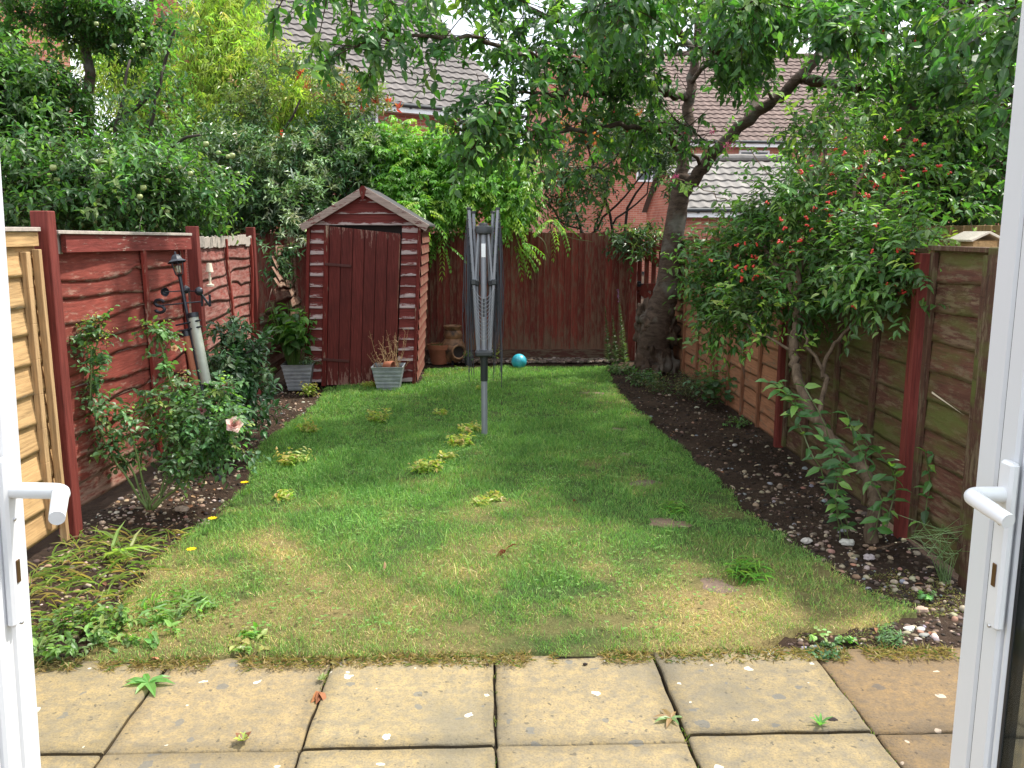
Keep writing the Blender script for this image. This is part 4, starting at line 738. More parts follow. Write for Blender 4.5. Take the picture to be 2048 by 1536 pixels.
t, zb = zpot(601, 772, .30, .265, 'square ribbed zinc planter with lush green leaves, left of the shed door')
t2, zb2 = zpot(779, 776, .30, .26, 'square ribbed zinc planter with dead stalks, right of the shed door')
pl = thing('potted_plant', 'lush green broad-leaved plant in the zinc planter left of the shed', 'plant', zb + [0, 0, .22])
f = Fol(); n = 34; u = unit(n); Bp = zb + [-.04, 0, .24] + u * [.07, .07, .0]; D = np.stack([u[:, 0] * .33, u[:, 1] * .33, np.ones(n)], 1); L = rng.uniform(.3, .66, n); f.twigs(Bp, Bp + nrm(D) * L[:, None], .006, .003, (.13, .22, .06))
sprays(f, Bp + nrm(D) * (L * .45)[:, None], D + rng.normal(0, .25, D.shape), L * .55, 7, .125, .62, [(.075, .19, .035), (.12, .26, .05), (.05, .13, .03)], [3, 2, 2], LT8, droop=.5, curl=.25); f.build('foliage', M['leaf'], pl)
bushleaves(pl, 'low_foliage', zb + [.1, -.06, .25], (.11, .08, .07), 26, 7, .08, .03, .4, [(.16, .25, .13), (.12, .2, .1)], None)
pl = thing('dead_plant', 'dry brown stalks standing in the zinc planter right of the shed door', 'dead plant', zb2 + [0, 0, .2]); mb = MB()
for k in range(30):
    a = zb2 + [random.uniform(-.10, .11), random.uniform(-.06, .06), .2]; b = a + [random.uniform(-.14, .12), random.uniform(-.06, .06), random.uniform(.08, .44)]; m_ = (a + b) / 2 + [random.uniform(-.03, .03), 0, 0]; mb.tube([a, m_, b], [.0028, .002, .001], 4, False)
    for q in range(4): c = m_ + (b - m_) * random.random(); mb.tube([c, c + [random.uniform(-.04, .04), random.uniform(-.03, .03), random.uniform(0, .04)]], .0012, 3, False)
mb.build('dry_stalks', plain('straw stalk', (.36, .24, .12), .8), pl)
f = Fol(); n = 90; p = zb2 + np.stack([rng.uniform(-.13, .13, n), rng.uniform(-.13, .05, n), rng.uniform(.2, .42, n)], 1); f.leaves(p, rng.normal(size=(n, 3)), rng.normal(size=(n, 3)), rng.uniform(.015, .035, n), .006, pal(n, [(.4, .27, .13), (.3, .2, .1)])); f.build('dry_leaves', M['dryleaf'], pl)
# little pot lying in it
o = zb2 + np.array([-.035, -.05, .27]); Q = Matrix.Rotation(rad(100), 3, 'Y') @ Matrix.Rotation(rad(25), 3, 'X'); mb = MB(); mb.lathe([(.0, 0), (.035, 0), (.05, .07), (.056, .07), (.058, .095), (.050, .095), (.046, .07), (.03, .01), (0, .01)], o, 20, Q); props(mb.build('flower_pot', M['terra'], smooth=True, angle=40), 'tiny terracotta pot lying on its side in the zinc planter', 'flower pot')
o = G(634, 766); mb = MB(); mb.tube([o + [-.05, .06, .055], o + [.045, -.02, .055]], .05, 24); mb.tube([o + [.02, 0, .055], o + [.05, -.025, .055]], .055, 24); props(mb.build('drain_pipe', plain('grey pipe', (.22, .24, .27), .5), smooth=True, angle=40), 'short grey pipe end lying between the zinc planter and the shed', 'pipe')
o = G(879, 727); t = thing('terracotta_pot', 'large terracotta plant pot with withered tufts, beside the chiminea', 'flower pot', o); mb = MB(); mb.lathe([(0, 0), (.098, 0), (.132, .175), (.148, .178), (.152, .235), (.139, .235), (.130, .19), (0, .19)], o, 40); mb.build('pot', M['terra'], t, smooth=True, angle=35)
bushleaves(t, 'withered_tufts', o + [-.02, 0, .19], (.12, .12, .03), 40, 5, .06, .04, .15, [(.3, .27, .1), (.15, .2, .06), (.35, .25, .12)], None, 'dryleaf')
o = PY(906, 712, 10.42); o[2] = 0; t = thing('chiminea', 'small sooty clay chiminea with a dark mouth, behind the terracotta pot', 'chiminea', o); mb = MB()
mb.lathe([(.0, .02), (.09, .02), (.135, .08), (.155, .16), (.14, .24), (.10, .29), (.092, .30), (.115, .34), (.10, .385), (.085, .40), (.105, .43), (.112, .45), (.10, .455), (.085, .43), (.07, .40), (.07, .3)], o, 40); mb.build('clay_body', M['chim'], t, smooth=True, angle=50)
mb = MB(); Q = Vector((.38, -.9, .05)).to_track_quat('Z', 'Y').to_matrix(); c = o + [.05, -.125, .155]; mb.lathe([(.075, .02), (.092, .055), (.088, .075), (.07, .07), (.055, .03)], c, 30, Q); mb.build('mouth_rim', M['chim'], t, smooth=True); mb = MB(); mb.lathe([(.074, .066), (.05, .05), (0, .045)], c, 30, Q); mb.build('dark_mouth', M['dark_in'], t, smooth=True)
mb = MB()
for k in range(3): a = 2.1 * k + .5; mb.tube([o + [.09 * math.cos(a), .09 * math.sin(a), .05], o + [.13 * math.cos(a), .13 * math.sin(a), 0]], .014, 8)
mb.build('stand', M['blkm'], t)
o = G(937, 731); mb = MB(); mb.lathe([(0, 0), (.042, 0), (.055, .10), (.06, .10), (.06, .115), (.05, .11), (.04, .02), (0, .02)], o, 20); t = thing('plastic_pot', 'small black plastic pot with a seedling by the back gravel', 'flower pot', o); mb.build('pot', M['blk'], t, smooth=True, angle=40); bushleaves(t, 'seedling', o + [0, 0, .1], (.05, .05, .05), 14, 4, .05, .04, .6, [(.1, .2, .05)], None)
o = G(1038, 738) + [0, 0, .088]; mb = MB(); mb.ico(o, .088, 3); props(mb.build('ball', M['ball'], smooth=True), 'scuffed turquoise ball lying on the grass before the back fence', 'ball')

def rock(px, py, r, col, label, grp='larger stones on the ground', fl=.55):
    o = G(px, py); mb = MB(); mb.col = col; mb.ico(o + [0, 0, r * fl * .5], r, 3, (1.15, .8, fl), .22); props(mb.build('stone', M['stone'], smooth=True), label, 'stone', grp)
rock(1695, 1088, .034, (.55, .53, .48), 'large whitish angular stone at the foot of the twisted trunk'); rock(1062, 724, .045, (.38, .28, .19), 'brown stone right beside the turquoise ball')
rock(365, 1021, .034, (.36, .28, .22), 'flat oval brown stone in the left bed just right of the rose stems'); rock(1738, 1117, .028, (.35, .30, .30), 'greyish pink pebble in front of the twisted trunk on the right bed'); rock(1818, 1260, .018, (.62, .60, .54), 'smooth white pebble on the mossy ground near the right door')
rock(1614, 1084, .026, (.40, .37, .33), 'pale rounded stone at the lawn edge, left of the whitish angular stone'); rock(1843, 1222, .022, (.45, .32, .24), 'pinkish flat stone near the lower right corner of the bed'); rock(411, 1050, .02, (.33, .26, .2), 'small tan stone between the oval stone and the lawn edge')

# =================================================================== HOUSES BEYOND
def roof_tiles(mb, p0, U, V_, L, H, tw=.3, gauge=.33):
    p0, U, V_ = map(lambda q: np.array(q, float), (p0, U, V_)); N = np.cross(U, V_); nc = int(H / gauge); nt = int(L / tw); seg = 8
    for c in range(nc):
        rows, cc = [], []; off = (c % 2) * 0
        prof = [];
        for i in range(nt * seg + 1):
            ph = (i / seg) % 1; prof.append((i * tw / seg, .032 * (math.sin(ph * 6.283) * .5 + .5) ** 1.3))
        cr = [random.random() for _ in range(nt + 1)]
        for v, d in ((0.004, .0), (0, .052), (gauge * 1.04, .012)):
            rows.append([p0 + U * u + V_ * (c * gauge + v) + N * ((h if d > 0 else h * 0) + d) for u, h in prof]); cc.append([(cr[i // seg], 0, 0) for i in range(len(prof))])
        mb.grid(rows, cc)
def house(name, label, E0, az, L, ze, pitch, slope, wallmat, tilemat, wins=(), depth=9, gable=True):
    """E0: left end of the eave (x,y); az: heading of the eave; the roof climbs away from the garden"""
    U = np.array([math.cos(az), math.sin(az), 0]); Bk = np.array([-math.sin(az), math.cos(az), 0]); t = thing(name, label, 'house', (E0[0], E0[1], 0)); t.rotation_euler[2] = az; ox = [0]
    mb = MB(); mb.add([(0, .35, 0), (L, .35, 0), (L, .35, ze), (0, .35, ze)], [(0, 1, 2, 3)]); rh = slope * math.sin(pitch); rd = slope * math.cos(pitch); x1 = L - .15; x0 = .15
    mb.add([(x1, .36, 0), (x1, 2 * rd, 0), (x1, 2 * rd, ze), (x1, rd, ze + rh - .06), (x1, .36, ze + .1)], [(0, 1, 2, 3, 4)]); mb.add([(x0, .36, 0), (x0, 2 * rd, 0), (x0, 2 * rd, ze), (x0, rd, ze + rh - .06), (x0, .36, ze + .1)], [(4, 3, 2, 1, 0)]); mb.build('brick_wall', M[wallmat], t, local=True)
    V_ = (0, math.cos(pitch), math.sin(pitch)); mb = MB(); roof_tiles(mb, (0, 0, ze), (1, 0, 0), V_, L, slope); rf = mb.build('roof', M[tilemat], t, smooth=False, local=True)
    mb = MB(); mb.add([(0, rd, ze + rh - .02), (L, rd, ze + rh - .02), (L, 2 * rd, ze), (0, 2 * rd, ze)], [(0, 1, 2, 3)]); mb.build('far_roof_slope', M[tilemat], rf, local=True)
    mb = MB(); mb.tube([(k * .45, rd, ze + rh + .03 + (k % 2) * .012) for k in range(int(L / .45) + 1)], .11, 10); mb.build('ridge_tiles', M[tilemat], rf, local=True)
    mb = MB(); mb.box((L / 2, .03, ze - .10), (L, .03, .20)); mb.box((L / 2, .19, ze - .19), (L, .30, .015)); mb.build('fascia', M['white'], t, local=True)
    mb = MB(); mb.tube([(0, -.04, ze - .02), (L, -.04, ze - .02)], .055, 10); k = .5
    while k < L: mb.box((k, -.0, ze - .05), (.05, .09, .10)); k += 1.1
    mb.build('gutter', M['blk'], t, local=True)
    for (wx, wz, ww, wh) in wins:
        f = MB()
        for a, b, c, d in ((wx, wz, ww, .07), (wx, wz + wh - .07, ww, .07)): f.box((a + c / 2, .335, b + d / 2), (c, .07, d))
        for a in (wx, wx + ww / 2 - .035, wx + ww - .07): f.box((a + .035, .33, wz + wh / 2), (.07, .06, wh - .14))
        w = f.build('window', M['white'], t, local=True); g = MB(); g.box((wx + ww / 2, .342, wz + wh / 2), (ww - .1, .01, wh - .1)); g.build('pane', M['pane'], w, local=True)
    return t
EV0, EV1 = np.array([-7.6, 19.4]), np.array([1.15, 25.9]); azB = math.atan2(EV1[1] - EV0[1], EV1[0] - EV0[0]) * .92
house('brick_house', 'red brick house with a big brown-grey tiled roof and white fascia behind the shed', EV1 - 8.6 * np.array([math.cos(azB), math.sin(azB)]), azB, 8.6, 4.80, rad(38), 6.3, 'brick', 'tile', ((6.6, 3.4, 1.1, 1.2), (2.9, 3.4, 1.2, 1.2)))
house('far_house', 'far pale red brick house with a reddish roof, seen through the cherry tree', (2.6, 33.5), rad(4), 22, 4.9, rad(36), 7.2, 'brick2', 'tiler', ((7.2, 3.5, 1.2, 1.1), (3.2, 3.4, 1.2, 1.2)))
house('garage', 'low garage with a lichened grey tiled roof and white fascia behind the tree trunk', (4.9, 22.4), rad(3), 3.6, 2.10, rad(34), 2.5, 'brick2', 'tileg')
t = thing('gable_house', 'tall red brick house wall at the far left behind the apple tree', 'house', (-13.1, 16.2, 0)); t.rotation_euler[2] = rad(48); mb = MB(); mb.add([(-6, 0, 0), (5.9, 0, 0), (5.9, 0, 8.0), (0, 0, 11.5), (-6, 0, 8.0)], [(0, 1, 2, 3, 4)]); mb.add([(5.9, 0, 0), (5.9, 9, 0), (5.9, 9, 8.0), (5.9, 0, 8.0)], [(0, 1, 2, 3)]); mb.build('brick_wall', M['brick2'], t, local=True)
mb = MB(); roof_tiles(mb, (6.2, 9, 7.9), (0, -1, 0), (-.866, 0, .5), 9.2, 7.0); mb.build('roof', M['tile'], t, local=True); mb = MB(); mb.beam((0, -.02, 11.55), (6.1, -.02, 8.0), .05, .2); mb.build('barge_board', M['white'], t, local=True)
# chimney block on the far house
mb = MB(); mb.box((2.9, 30.5, 3.6), (1.5, 1.2, 7.2)); props(mb.build('brick_outbuilding', M['brick2']), 'narrow tall brick block between the two houses, behind the cherry leaves', 'building')

# neighbours' fence tops and little bird box behind the right fence
t = thing('trellis_fence', 'orange-brown boarded neighbour fence glimpsed above the right fence', 'fence', (2.6, 9.5, 0)); mb = MB(); y = 5.0
while y < 11: mb.col = (random.random(), .1, 0); mb.box((2.95, y, .80), (.02, .135, 1.60), bev=.002); y += .15
mb.build('boards', M['pine_v'], t); mb = MB(); mb.box((2.92, 8, 1.50), (.04, 6, .07)); mb.build('rail', M['pine_v'], t)
o = PX(1950, 500, 2.38); mb = MB(); t = thing('bird_box', 'small cream wooden box with a pitched slatted lid on top of the right fence', 'bird box', o); hh = .07; o = o + [0, 0, .0]
mb.box(o + [0, 0, -.02], (.12, .17, .13), bev=.003); mb.build('box', M['pine'], t); mb = MB()
for s_ in (-1, 1):
    for k in range(8): y = -.10 + .028 * k; mb.beam(o + [0, y, .085], o + [s_ * .085, y, .045], .026, .012, up=(0, 1, 0) if 0 else (0, 0, 1))
mb.build('lid', M['cream'], t)
# =================================================================== VEGETATION
DK = [(.035, .085, .028), (.05, .115, .035), (.028, .065, .022), (.075, .15, .04)]
def blobplant(name, label, cat, loc, blobs, n, nl, L, ll, lw, cols, wts, mat='leaf', T=LT4, dirbias=(0, 0, .3), group=None, shell=.45, thr=-.35, freq=2.2, parent=None, pname='foliage', tdir=.6, **k):
    t = parent or thing(name, label, cat, loc, group); f = Fol(); tw = Fol(); B_, o = blobpts(blobs, n, shell, thr, freq); D = o * tdir + rng.normal(0, .5, B_.shape) + np.array(dirbias); sprays(f, B_, D, L * rng.uniform(.6, 1.3, n), nl, ll, lw, cols, wts, T, twig=tw, **k)
    f.build(pname, M[mat], t); q = tw.build('twigs', M['leaf'], t); return t
def trunks(t, lst, mat='twigd', name='branches', n=7, wob=.02):
    mb = MB(); allp = []
    for pts, r0, r1 in lst: allp.append(limb(mb, [P(*q) for q in pts], r0, r1, n, wob))
    mb.build(name, M[mat], t, smooth=True); return allp

# --- apple tree behind the left fence
base = PY(175, 700, 7.6); base[2] = 0; t = thing('apple_tree', 'dark green apple tree with small green apples beyond the left fence', 'tree', base)
trunks(t, [([(180, 900, 8.0), (180, 500, 8.0), (178, 250, 8.0), (172, 60, 7.9), (160, -60, 7.8)], .085, .03)], 'bark', 'trunk', 10)
trunks(t, [([(178, 250, 8.), (130, 150, 7.7), (60, 118, 7.4), (0, 110, 7.2)], .035, .012), ([(180, 480, 8), (290, 330, 7.5), (400, 270, 7.2)], .035, .01), ([(180, 560, 8), (60, 400, 7.2), (0, 330, 6.8)], .04, .012), ([(178, 300, 8), (300, 180, 7.8), (350, 60, 7.6)], .03, .01), ([(290, 330, 7.5), (310, 200, 7.4), (330, 130, 7.4)], .02, .008), ([(180, 400, 8), (230, 300, 7.4), (260, 120, 7.3)], .025, .01)])
AC = [(.065, .145, .045), (.10, .205, .06), (.048, .105, .038), (.17, .29, .085)]
blobplant(0, 0, 0, 0, [(60, 360, 110, 100, 7.0, 1.0), (200, 380, 190, 90, 7.0, 1.0), (330, 400, 120, 70, 6.9, .8), (240, 240, 90, 120, 7.6, .9, .7), (150, 110, 120, 90, 7.6, .9, .8), (260, 60, 100, 60, 7.5, .8, .9), (20, 200, 80, 100, 7.1, .8, .9), (60, 70, 60, 50, 7.2, .6, .9), (150, 40, 90, 60, 7.3, .6, .9), (90, 200, 80, 60, 7.2, .6, .9), (300, 130, 40, 50, 7.4, .5, .4), (-80, 250, 120, 250, 7, .8, .6), (110, 110, 100, 110, 7.3, .8, .8), (200, 110, 90, 110, 7.6, .6, .9)], 4200, 9, .26, .072, .46, AC, [4, 3, 3, 1.3], T=LT8, parent=t, pname='crown', thr=-.15, droop=.15, spread=.9, alt=False, shell=.6)
APM = MB(); APM.lathe([(0, -.018), (.008, -.020), (.018, -.010), (.021, .002), (.017, .014), (.008, .017), (0, .013)], (0, 0, 0), 12); APM.col = (.3, .34, .12); a0 = None
pts, _ = blobpts([(60, 360, 110, 100, 6.7, .6), (200, 390, 190, 80, 6.6, .6), (330, 400, 120, 70, 6.6, .5), (240, 90, 80, 60, 7.2, .5), (420, 340, 70, 50, 6.8, .5)], 75, .3, -.6)
for i, p in enumerate(pts):
    if a0 is None:
        APM.c = [(.28, .33, .12)] * len(APM.v); a0 = APM.build('apple', M['fruit'], t, smooth=True, local=True); a0.location = tuple(p - base)
    else: c = a0.copy(); COL.objects.link(c); c.parent = t; c.location = tuple(p - base); s_ = random.uniform(.8, 1.2); c.scale = (s_,) * 3
# --- corkscrew willow, light green and feathery
base = PY(430, 600, 12.5); base[2] = 0; t = thing('willow_tree', 'feathery yellow-green willow behind the photinia, against the big roof', 'tree', base)
trunks(t, [([(430, 620, 12.6), (430, 400, 12.6), (450, 200, 12.5), (480, 60, 12.4)], .10, .02), ([(430, 400, 12.6), (340, 220, 12.3), (330, 100, 12.2)], .05, .015), ([(440, 300, 12.6), (560, 180, 12.3), (620, 140, 12)], .05, .015), ([(450, 200, 12.5), (420, 60, 12.3), (430, -40, 12.2)], .03, .01)], 'twigd', 'trunk')
blobplant(0, 0, 0, 0, [(240, 150, 100, 140, 12.4, .8, .8), (430, 60, 55, 70, 12.2, .8), (500, 130, 90, 90, 12.2, 1.), (590, 190, 80, 60, 12., .8), (380, 190, 110, 110, 12.3, 1.), (330, 320, 100, 100, 12.2, .9), (480, 270, 150, 80, 12.2, 1.), (640, 240, 60, 40, 12, .5), (430, 380, 130, 60, 12.2, .7), (470, -20, 60, 60, 12.2, .7), (395, 10, 30, 40, 12.2, .4, .4)], 4600, 11, .34, .085, .17, [(.34, .44, .09), (.42, .50, .12), (.24, .36, .08), (.50, .54, .18)], [4, 3, 3, 1.5], parent=t, pname='crown', thr=-.3, droop=.7, sag=.6, spread=.8, alt=False, curl=.5, dirbias=(0, 0, 0), shell=.7)
# --- photinia / laurel hedge shrub between left fence and shed
base = PY(520, 700, 11.6); base[2] = 0; t = thing('photinia_shrub', 'large dark glossy shrub behind the shed with red young leaves at its top right', 'shrub', base)
trunks(t, [([(520, 720, 11.4), (520, 400, 11.2), (600, 200, 11)], .05, .012), ([(520, 600, 11.4), (420, 350, 11)], .04, .012), ([(540, 560, 11.4), (650, 330, 11), (720, 230, 11)], .04, .012)])
blobplant(0, 0, 0, 0, [(480, 360, 190, 110, 10.9, 1.0), (630, 320, 130, 90, 11.1, .9), (700, 340, 80, 90, 11.0, .8), (560, 430, 130, 70, 10.7, .7), (400, 440, 130, 50, 10.6, .7), (590, 260, 90, 45, 11.2, .7, .6), (300, 420, 150, 70, 10.8, .8), (150, 440, 140, 50, 10.8, .8)], 3300, 9, .22, .088, .36, [(.06, .135, .048), (.10, .19, .065), (.19, .29, .13), (.042, .095, .036)], [4, 4, 1.2, 3], 'gloss', LT4, parent=t, pname='crown', thr=-.25, droop=0., upb=1.6, spread=.85, alt=False, dirbias=(0, -.35, .45))
blobplant(0, 0, 0, 0, [(590, 180, 90, 50, 11.0, .6), (690, 210, 80, 40, 11.0, .6), (540, 230, 90, 50, 11, .5)], 420, 8, .24, .085, .34, [(.26, .32, .10), (.17, .25, .08), (.34, .24, .12), (.10, .17, .06)], [3, 4, 1, 3], 'gloss', parent=t, pname='yellowish_top', thr=-.5, droop=-.2, alt=False, dirbias=(0, -.1, .9))
blobplant(0, 0, 0, 0, [(560, 470, 60, 45, 9.9, .35), (620, 320, 60, 50, 10.4, .3), (530, 320, 60, 45, 10.4, .3), (600, 400, 60, 50, 10.1, .3), (450, 300, 60, 40, 10.4, .3), (720, 290, 40, 40, 10.5, .3)], 420, 9, .16, .085, .33, [(.28, .36, .22), (.17, .27, .10), (.10, .19, .06), (.36, .42, .28)], [3, 3, 2, 1.], 'gloss', parent=t, pname='pale_shoots', thr=-.6, droop=-.1, upb=1.5, alt=False, dirbias=(0, -.6, .5))
def tips(parent, name, spots, cols, L=.085, n=7):
    k = len(spots); B_ = np.array([P(*s) for s in spots]); f = Fol(); tp = np.repeat(B_, n, 0) + rng.normal(0, .01, (k * n, 3)); d = rng.normal(0, .45, (k * n, 3)); d[:, 2] += 1.; f.leaves(tp, d, rng.normal(size=d.shape), L * rng.uniform(.6, 1.1, k * n), L * .28, pal(k * n, cols)); return f.build(name, M['leaf'], parent)
tips(t, 'red_young_leaves', [(656, 178, 10.9), (685, 178, 10.9), (718, 183, 10.9), (752, 208, 10.9), (796, 218, 10.9), (754, 196, 10.9), (640, 162, 10.9), (700, 235, 10.9), (665, 200, 10.9), (735, 215, 10.9), (600, 150, 11), (725, 225, 10.9), (777, 205, 11), (565, 275, 10.6), (613, 178, 10.9), (690, 212, 10.9)], [(.55, .06, .06), (.5, .12, .08), (.5, .2, .1)], .11, 8)
blobplant(0, 0, 0, 0, [(525, 520, 30, 50, 9.7, .3), (530, 500, 15, 20, 9.8, .2)], 40, 8, .2, .09, .34, [(.05, .12, .04), (.1, .19, .08)], None, 'gloss', parent=t, pname='low_shoots', alt=False, dirbias=(.2, -.4, -.1))
# --- wisteria over the back fence and shed roof
base = PY(960, 700, 11.2); base[2] = 0; t = thing('wisteria', 'bright green wisteria spilling over the back fence and the right of the shed', 'climbing plant', base)
trunks(t, [([(950, 720, 11.1), (940, 480, 11.1), (850, 330, 11)], .045, .015), ([(940, 520, 11.1), (1040, 400, 11)], .03, .01)])
WC = [(.12, .28, .035), (.17, .36, .05), (.08, .20, .03), (.28, .42, .07)]
def wist(blobs, n, wts, nm, thr=-.35, db=(0, -.5, .0), L=.24):
    f = Fol(); B_, o = blobpts(blobs, n, .5, thr, 2.6); D = o * .5 + rng.normal(0, .45, B_.shape) + np.array(db); n = len(B_); nl = 13; Ls = L * rng.uniform(.7, 1.2, n); D = nrm(D); cb = pal(n, WC, wts, .15)
    k = np.arange(nl); tt = (.15 + .85 * ((k + 1) // 2) / 6); sg = np.where(k % 2, 1, -1) * (k < 12); side = nrm(np.cross(D, np.array([0, 0, 1.]) + rng.normal(0, .15, (n, 3)))); pos = B_[:, None] + D[:, None] * (tt[None] * Ls[:, None])[..., None]; pos[..., 2] -= .35 * (tt ** 2)[None] * Ls[:, None]
    ld = D[:, None] * .55 + side[:, None] * sg[None, :, None] * .85; ld[..., 2] -= .45 + .3 * tt[None]; up = np.zeros((n, nl, 3)); up[..., 2] = 1; up += rng.normal(0, .2, up.shape); m = n * nl
    f.leaves(pos.reshape(m, 3), ld.reshape(m, 3), up.reshape(m, 3), (.062 * np.repeat(Ls / L, nl)) * rng.uniform(.8, 1.15, m), .026, (np.repeat(cb, nl, 0) * rng.uniform(.85, 1.15, (m, 1))).clip(0, 1)); return f.build(nm, M['leaf'], t)
wist([(790, 330, 90, 70, 10.9, .6), (860, 370, 110, 90, 10.8, .6), (960, 380, 110, 80, 10.8, .6), (1040, 400, 70, 60, 10.8, .5), (780, 290, 60, 30, 11, .4), (900, 310, 80, 40, 10.9, .5), (880, 430, 90, 50, 10.6, .35), (800, 400, 50, 40, 10.4, .3), (1000, 320, 60, 40, 10.9, .4)], 3300, [4, 2, 5, .5], 'crown', -.3)
wist([(780, 280, 60, 35, 10.75, .3), (820, 330, 60, 40, 10.6, .3), (860, 270, 50, 20, 10.8, .3), (845, 425, 25, 22, 10.0, .3), (920, 290, 60, 30, 10.7, .3), (1060, 350, 40, 60, 10.6, .3), (1020, 400, 50, 40, 10.5, .3), (930, 390, 60, 30, 10.4, .2), (1000, 440, 50, 25, 10.4, .2), (1085, 440, 35, 15, 10.4, .15)], 640, [1, 4, 0, 4], 'bright_shoots', -.5)
wist([(870, 478, 22, 10, 10.3, .1), (890, 487, 14, 8, 10.2, .1), (1040, 490, 18, 12, 10.45, .1), (1110, 455, 30, 10, 10.5, .1)], 26, [1, 3, 0, 4], 'hanging_sprays', -.9, (.5, -.2, -.6))
mb = MB()
for pts in ([(895, 375, 10.3), (915, 420, 10.2), (900, 440, 10.2), (925, 458, 10.2)], [(725, 310, 10.5), (740, 335, 10.3), (745, 380, 10.2)], [(1060, 440, 10.5), (1130, 470, 10.5), (1185, 484, 10.5)], [(1040, 440, 10.5), (1085, 480, 10.4), (1100, 515, 10.4)], [(980, 400, 10.3), (990, 450, 10.2), (1005, 465, 10.2)]): limb(mb, [P(*q) for q in pts], .004, .002, 4, .006)
mb.build('tendrils', M['gstem'], t, smooth=True)
# --- sparse photinia right of centre
base = PY(1220, 700, 11.6); base[2] = 0; t = thing('photinia_shrub', 'open twiggy photinia with orange-red young leaves, left of the cherry trunk', 'shrub', base)
trunks(t, [([(1215, 640, 11.5), (1225, 470, 11.4), (1190, 330, 11.2), (1170, 240, 11)], .03, .008), ([(1215, 600, 11.5), (1260, 420, 11.3), (1300, 330, 11)], .03, .008), ([(1210, 560, 11.4), (1150, 420, 11.3), (1110, 330, 11.1)], .024, .008), ([(1180, 470, 11.3), (1250, 390, 11.2), (1330, 290, 11)], .02, .006), ([(1190, 480, 11.3), (1215, 360, 11.1), (1225, 280, 11)], .018, .006), ([(1180, 480, 11.3), (1120, 440, 11.2), (1090, 390, 11)], .016, .006), ([(1225, 450, 11.3), (1290, 390, 11.2), (1310, 290, 11)], .016, .006)], 'twigd')
blobplant(0, 0, 0, 0, [(1180, 290, 90, 60, 11.0, .5), (1280, 280, 80, 70, 11.0, .5), (1310, 370, 50, 60, 10.9, .4), (1120, 360, 60, 40, 11, .4, .5), (1220, 380, 80, 50, 11, .4, .4), (1275, 440, 60, 50, 10.7, .3), (1265, 490, 40, 25, 10.4, .2), (1130, 430, 40, 30, 11, .3, .6), (1240, 330, 90, 60, 11, .5)], 900, 8, .2, .085, .36, [(.05, .11, .035), (.10, .19, .05), (.2, .28, .07), (.035, .075, .026)], [4, 3, 1, 2], 'gloss', parent=t, pname='crown', thr=-.3, alt=False, dirbias=(0, -.3, .4), droop=0.)
tips(t, 'orange_young_leaves', [(1150 + random.uniform(-25, 150), 250 + random.uniform(-25, 45), random.uniform(10.7, 11.2)) for _ in range(52)] + [(1130 + random.uniform(-20, 30), 370 + random.uniform(-20, 40), 10.9) for _ in range(6)], [(.55, .17, .06), (.50, .25, .09), (.45, .10, .05)], .10, 7)

# --- the cherry tree
base = G(1302, 742); t = thing('cherry_tree', 'mature leaning cherry tree with a gnarled base and a wide drooping crown on the right', 'tree', base)
mb = MB(); limb(mb, [base + [-.02, -.0, -.12], base + [-.0, .0, .12], P(1312, 665, 9.75), P(1322, 620, 9.7), P(1338, 560, 9.65), P(1347, 480, 9.6), P(1358, 400, 9.6), P(1364, 350, 9.6)], .22, .085, 22, .004, 5, .05); mb.build('trunk', M['bark'], t, smooth=True)
mb = MB()
for k in range(30):
    a = random.uniform(0, 6.28); zz = random.uniform(-.02, .66) ; c = base + [.02 + zz * .08, 0, zz]; r_ = .20 - .03 * zz + .03 * math.exp(-((zz - .5) / .15) ** 2); mb.ico(c + [r_ * math.cos(a) * .82, r_ * math.sin(a) * .82, 0], random.uniform(.055, .115), 3, (1, 1, random.uniform(1., 1.8)), .5)
mb.build('gnarled_burrs', M['barks'], t, smooth=True)
